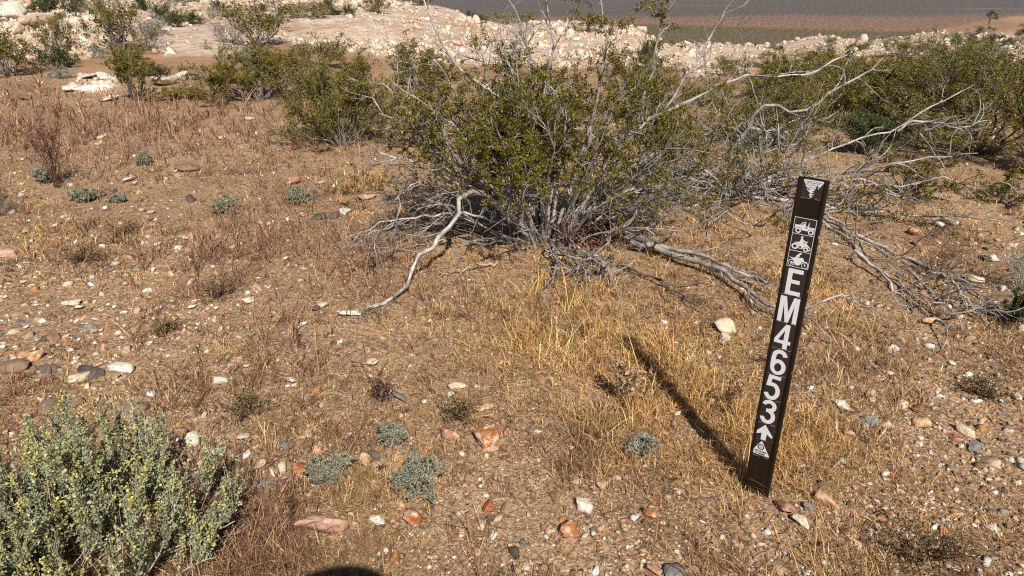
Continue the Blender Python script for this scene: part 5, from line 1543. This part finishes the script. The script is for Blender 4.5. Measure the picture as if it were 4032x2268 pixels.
yc = tint3([(0.48, 0.41, 0.12), (0.42, 0.385, 0.14), (0.54, 0.44, 0.11)], int(isy.sum())) * k + tint3([(0.32, 0.33, 0.14)] * 3, int(isy.sum())) * (1 - k)
v, f, c_ = leaves(q1[isy], 0.0086, rng, yc, 0.85, 0.3)
place_mesh('flower_spikes', v, f, M['dull_leaf'], salt, c_)

# ------------------------------------------------------------------ far bushes: a few kinds, copied
PROTO = {}
def proto(kind, k):
    if (kind, k) in PROTO: return PROTO[(kind, k)]
    rng = np.random.default_rng(1000 + 17 * k + len(kind) * 131)
    kw = dict(creo=dict(pal=CREO, n_stem=16, n1=6, n2=5, leaf_n=7, leaf=0.045, lean=(0.1, 1.0), bark='bark', lm='creosote_leaf', leafy=0.85),
              eph=dict(pal=EPH, n_stem=24, n1=6, n2=4, leaf_n=8, leaf=0.05, lean=(0.1, 1.25), bark='bark_dark', lm='dull_leaf', leafy=1.0),
              sage=dict(pal=SAGE, n_stem=20, n1=6, n2=4, leaf_n=7, leaf=0.05, lean=(0.1, 1.25), bark='stem_pale', lm='dull_leaf', leafy=1.0),
              olv=dict(pal=OLV, n_stem=20, n1=6, n2=4, leaf_n=8, leaf=0.05, lean=(0.1, 1.25), bark='bark', lm='creosote_leaf', leafy=1.0),
              twig=dict(pal=TWG, n_stem=22, n1=7, n2=5, leaf_n=2, leaf=0.035, lean=(0.1, 1.15), bark='bark', lm='dull_leaf', leafy=0.6))[kind]
    bark, lm = kw.pop('bark'), kw.pop('lm')
    bv, bf, lv, lf, lc = shrub_arrays(rng, height=1.0, spread=1.0, r0=0.014, clump=0.05, w=None, **kw)
    zx, wx = np.percentile(lv[:, 2], 98), np.percentile(np.abs(lv[:, :2]), 96)
    sc = np.array([0.5 / wx, 0.5 / wx, 1 / zx])
    PROTO[(kind, k)] = (mesh('stems', bv * sc, bf, M[bark], None, True), mesh('foliage', lv * sc, lf, M[lm], lc))
    return PROTO[(kind, k)]

n_far = [0]
def far_bush(px, py, w, h, kind, label, group=None):
    b = g1(px, py)
    d = np.linalg.norm(b - np.array([0, 0, HC]))
    n_far[0] += 1
    k = n_far[0]
    root = link('desert_bush', None, loc=b - np.array([0, 0, 0.02]), rot=(0, 0, k * 2.399), scale=(w * d / FPX, w * d / FPX * 0.9, h * d / FPX))
    tag(root, label, 'bush', group)
    a, c = proto(kind, k % 3)
    o = link('stems', a, root); o['kind'] = 'stuff'
    o = link('foliage', c, root); o['kind'] = 'stuff'

FAR = [
 (35, 300, 190, 170, 'creo', 'olive creosote cut by the left edge in front of the pale heap'),
 (220, 272, 185, 80, 'eph', 'low dark green bush right of the left-edge creosote'),
 (225, 215, 150, 120, 'creo', 'thin olive bush standing behind the low dark green one'),
 (240, 308, 80, 40, 'sage', 'small grey-green bush touching the low dark green one'),
 (380, 232, 75, 45, 'sage', 'small grey-olive bush at the foot of the pale heap'),
 (475, 212, 250, 165, 'creo', 'tall olive creosote at the foot of the pale heap, largest there'),
 (585, 200, 150, 105, 'twig', 'grey twiggy bush joined to the right of the tall heap-foot creosote'),
 (505, 240, 130, 55, 'olv', 'yellow-olive low bush in front of the tall heap-foot creosote'),
 (610, 300, 95, 55, 'eph', 'dark bush behind the bright white rounded boulder'),
 (225, 60, 180, 85, 'eph', 'dark green bush growing on top of the pale heap'),
 (420, 75, 150, 105, 'twig', 'brown twiggy bush on the right shoulder of the pale heap'),
 (330, 30, 90, 45, 'creo', 'olive bush at the top edge above the pale heap'),
 (565, 40, 70, 50, 'eph', 'small dark bush above the sandy path, at the top'),
 (650, 85, 120, 60, 'eph', 'dark bush in the chain left of the sandy path'),
 (700, 105, 90, 50, 'eph', 'darkest bush at the lower end of the chain left of the sandy path'),
 (765, 95, 100, 45, 'eph', 'dark green low bush at the bend of the sandy path'),
 (632, 135, 95, 60, 'sage', 'grey-green bush beside the lower chain left of the sandy path'),
 (695, 22, 80, 35, 'sage', 'grey bush at the top edge above the sandy path'),
 (760, 10, 110, 30, 'olv', 'olive bush cut by the top edge above the path'),
 (862, 40, 65, 38, 'eph', 'small dark bush high on the slope right of the path'),
 (838, 62, 60, 35, 'twig', 'grey twiggy bush below the small dark one right of the path'),
 (915, 68, 90, 30, 'olv', 'low olive bush behind the big path-side creosote'),
 (1010, 182, 240, 160, 'creo', 'big round creosote right of the sandy path'),
 (905, 168, 150, 90, 'twig', 'grey twigs spreading left of the big path-side creosote'),
 (1030, 42, 60, 26, 'eph', 'tiny dark bush on the pale slope above the path-side creosote'),
 (1185, 72, 200, 52, 'olv', 'wide low olive bush on the pale slope'),
 (1128, 42, 42, 20, 'eph', 'tiny dark bush left above the wide low olive one'),
 (1195, 36, 60, 22, 'twig', 'tiny grey bush just above the wide low olive one'),
 (1285, 38, 80, 40, 'eph', 'dark green bush right above the wide low olive one'),
 (1315, 60, 80, 30, 'eph', 'low dark bush at the right end of the wide olive one'),
 (975, 240, 120, 60, 'sage', 'grey-olive bush below the big path-side creosote'),
 (1085, 228, 95, 42, 'olv', 'bright yellow-olive low bush below the pale slope'),
 (1150, 228, 70, 42, 'twig', 'grey twiggy bush right of the bright yellow-olive one'),
 (1255, 265, 190, 120, 'creo', 'creosote above the dense olive one, against the pale slope'),
 (1375, 60, 70, 38, 'eph', 'dark rounded bush on the crest left of the ridge hump'),
 (1480, 52, 140, 58, 'creo', 'olive bush on the crest where the pale hump begins'),
 (1660, 18, 90, 30, 'creo', 'olive bush cut by the top edge on the pale hump'),
 (1850, 66, 44, 24, 'eph', 'tiny bush on the falling crest right of the hump'),
 (1880, 88, 80, 28, 'eph', 'low dark bush on the saddle of the crest'),
 (1985, 92, 100, 38, 'olv', 'olive bush on the crest saddle against the plain'),
 (2065, 90, 90, 45, 'olv', 'second olive bush on the crest saddle, right of the first'),
 (2310, 128, 190, 66, 'creo', 'wide olive bush behind the crest, in front of the plain'),
 (2420, 120, 100, 45, 'creo', 'smaller olive bush right of the wide one behind the crest'),
 (2545, 255, 110, 100, 'eph', 'dark bush below the crest\'s right end'),
 (2860, 300, 150, 70, 'creo', 'olive bush below the low pale ridge, left of the post line'),
 (3200, 262, 200, 60, 'olv', 'wide yellow-olive bush in front of the low pale ridge'),
 (3560, 230, 150, 70, 'creo', 'olive bush on the right part of the low pale ridge'),
 (3780, 300, 220, 90, 'creo', 'large olive bush below the orange hillside'),
 (3960, 330, 240, 110, 'creo', 'large olive bush at the right edge below the orange hillside'),
 (3650, 290, 120, 60, 'sage', 'grey-green bush between the two large olive ones and the ridge'),
]
for a_ in FAR:
    far_bush(*a_)
rng = np.random.default_rng(91)
hx, hy = rng.uniform(3620, 4120, 46), rng.uniform(0, 1, 46)
for x, u in zip(hx, hy):
    top = np.interp(x, RIDGE[:, 0], RIDGE[:, 1]) + 8
    y = top + u * np.interp(x, [3620, 4120], [50, 120])
    w = rng.uniform(20, 40) * (0.75 + 0.5 * u)
    far_bush(x, y, w, w * rng.uniform(0.5, 0.7), ['eph', 'twig', 'creo'][int(rng.integers(0, 3))], 'small dark bush dotting the orange hillside in the upper right corner', 'bushes dotting the orange hillside')
for i in range(44):
    x, y = rng.uniform(2950, 4100), rng.uniform(175, 285)
    w = rng.uniform(26, 62)
    far_bush(x, y, w, w * rng.uniform(0.4, 0.6), ['eph', 'creo', 'olv', 'sage'][int(rng.integers(0, 4))], 'small bush among pale rubble of the low ridge beyond the post', 'bushes among the rubble of the low ridge')

# Joshua tree on the hillside
jb = g1(3893, 97)
d = np.linalg.norm(jb - np.array([0, 0, HC]))
u = 38 * d / FPX
jt = link('joshua_tree', None, loc=jb)
tag(jt, 'small dark Joshua tree on the skyline of the orange hillside', 'tree')
rng = np.random.default_rng(92)
tips, parts = [], []
tr = resample(np.array([(0, 0, -0.1), (0.03, 0, 0.25), (0, 0, 0.5)]) * u, 6)
v, f = tubes(tr[None], np.full((1, 6), 0.07 * u), 6)
link('trunk', mesh('trunk', v, f, M['bark_dark'], None, True), jt)
for dx, dz in ((-0.35, 0.75), (-0.15, 1.0), (0.12, 0.92), (0.38, 0.78), (0.45, 0.55)):
    br = resample(np.array([(0, 0, 0.45), (dx * 0.6, rng.normal(0, 0.1), 0.5 + (dz - 0.5) * 0.5), (dx, rng.normal(0, 0.15), dz)]) * u, 6)
    v, f = tubes(br[None], np.full((1, 6), 0.045 * u), 5)
    link('branch', mesh('branch', v, f, M['bark_dark'], None, True), jt)
    tips.append(br[-1])
tp = np.repeat(np.array(tips), 60, 0) + rng.normal(0, 0.03 * u, (300, 3))
v, f, c_ = leaves(tp, 0.2 * u, rng, leafcols([(0.06, 0.07, 0.03), (0.09, 0.09, 0.04)], 300, rng), 0.15, 0.2)
o = link('crown', mesh('crown', v, f, M['dull_leaf'], c_), jt)
o['kind'] = 'stuff'

# ------------------------------------------------------------------ the photographer, whose hat throws the shadow at the bottom edge
def skin_body(name, verts, edges, radii, mat, parent=None, root=0):
    me = bpy.data.meshes.new(name)
    me.from_pydata(verts, edges, [])
    o = link(name, me, parent)
    o.modifiers.new('skin', 'SKIN')
    if not me.skin_vertices:
        me.attributes.new('skin', 'FLOAT', 'POINT')
    for i, r in enumerate(radii):
        me.skin_vertices[0].data[i].radius = (r, r)
        me.skin_vertices[0].data[i].use_root = (i == root)
    sd = o.modifiers.new('smooth', 'SUBSURF')
    sd.levels = 2; sd.render_levels = 2
    me.materials.append(mat)
    return o
cloth = flat_mat('shirt_cloth', (0.16, 0.18, 0.2), 0.9, 0.3, 20)
pv = [(0, -0.42, 0.98), (0, -0.42, 1.2), (0, -0.40, 1.42), (0, -0.36, 1.53), (0, -0.27, 1.66), (0, -0.25, 1.74),
      (0.19, -0.40, 1.45), (0.27, -0.30, 1.25), (0.12, -0.08, 1.52), (0.07, -0.045, 1.63),
      (-0.19, -0.40, 1.45), (-0.27, -0.30, 1.25), (-0.12, -0.08, 1.52), (-0.07, -0.045, 1.63),
      (0.11, -0.42, 0.92), (0.12, -0.40, 0.5), (0.13, -0.43, 0.09), (0.15, -0.30, 0.04),
      (-0.11, -0.42, 0.92), (-0.12, -0.40, 0.5), (-0.13, -0.43, 0.09), (-0.15, -0.30, 0.04)]
pe = [(0, 1), (1, 2), (2, 3), (3, 4), (4, 5), (2, 6), (6, 7), (7, 8), (8, 9), (2, 10), (10, 11), (11, 12), (12, 13), (0, 14), (14, 15), (15, 16), (16, 17), (0, 18), (18, 19), (19, 20), (20, 21)]
pr = [0.15, 0.14, 0.15, 0.06, 0.095, 0.085, 0.065, 0.05, 0.04, 0.035, 0.065, 0.05, 0.04, 0.035, 0.09, 0.065, 0.045, 0.04, 0.09, 0.065, 0.045, 0.04]
body = skin_body('person', pv, pe, pr, cloth)
tag(body, 'photographer in a brimmed hat whose shadow shows at the bottom edge', 'person')
hat_m = flat_mat('hat_straw', (0.4, 0.33, 0.22), 0.9, 0.3, 40)
n = 32
rings = [(0.19, 1.77), (0.185, 1.782), (0.10, 1.79), (0.095, 1.84), (0.08, 1.85), (0.01, 1.855)]
hv = np.array([(r * math.cos(2 * math.pi * i / n), -0.285 + r * math.sin(2 * math.pi * i / n), z) for r, z in rings for i in range(n)])
hid = np.arange(len(hv)).reshape(len(rings), n)
hf = np.stack([hid[:-1], np.roll(hid[:-1], -1, 1), np.roll(hid[1:], -1, 1), hid[1:]], -1).reshape(-1, 4)
link('hat', mesh('hat', hv, hf, hat_m, None, True), body)
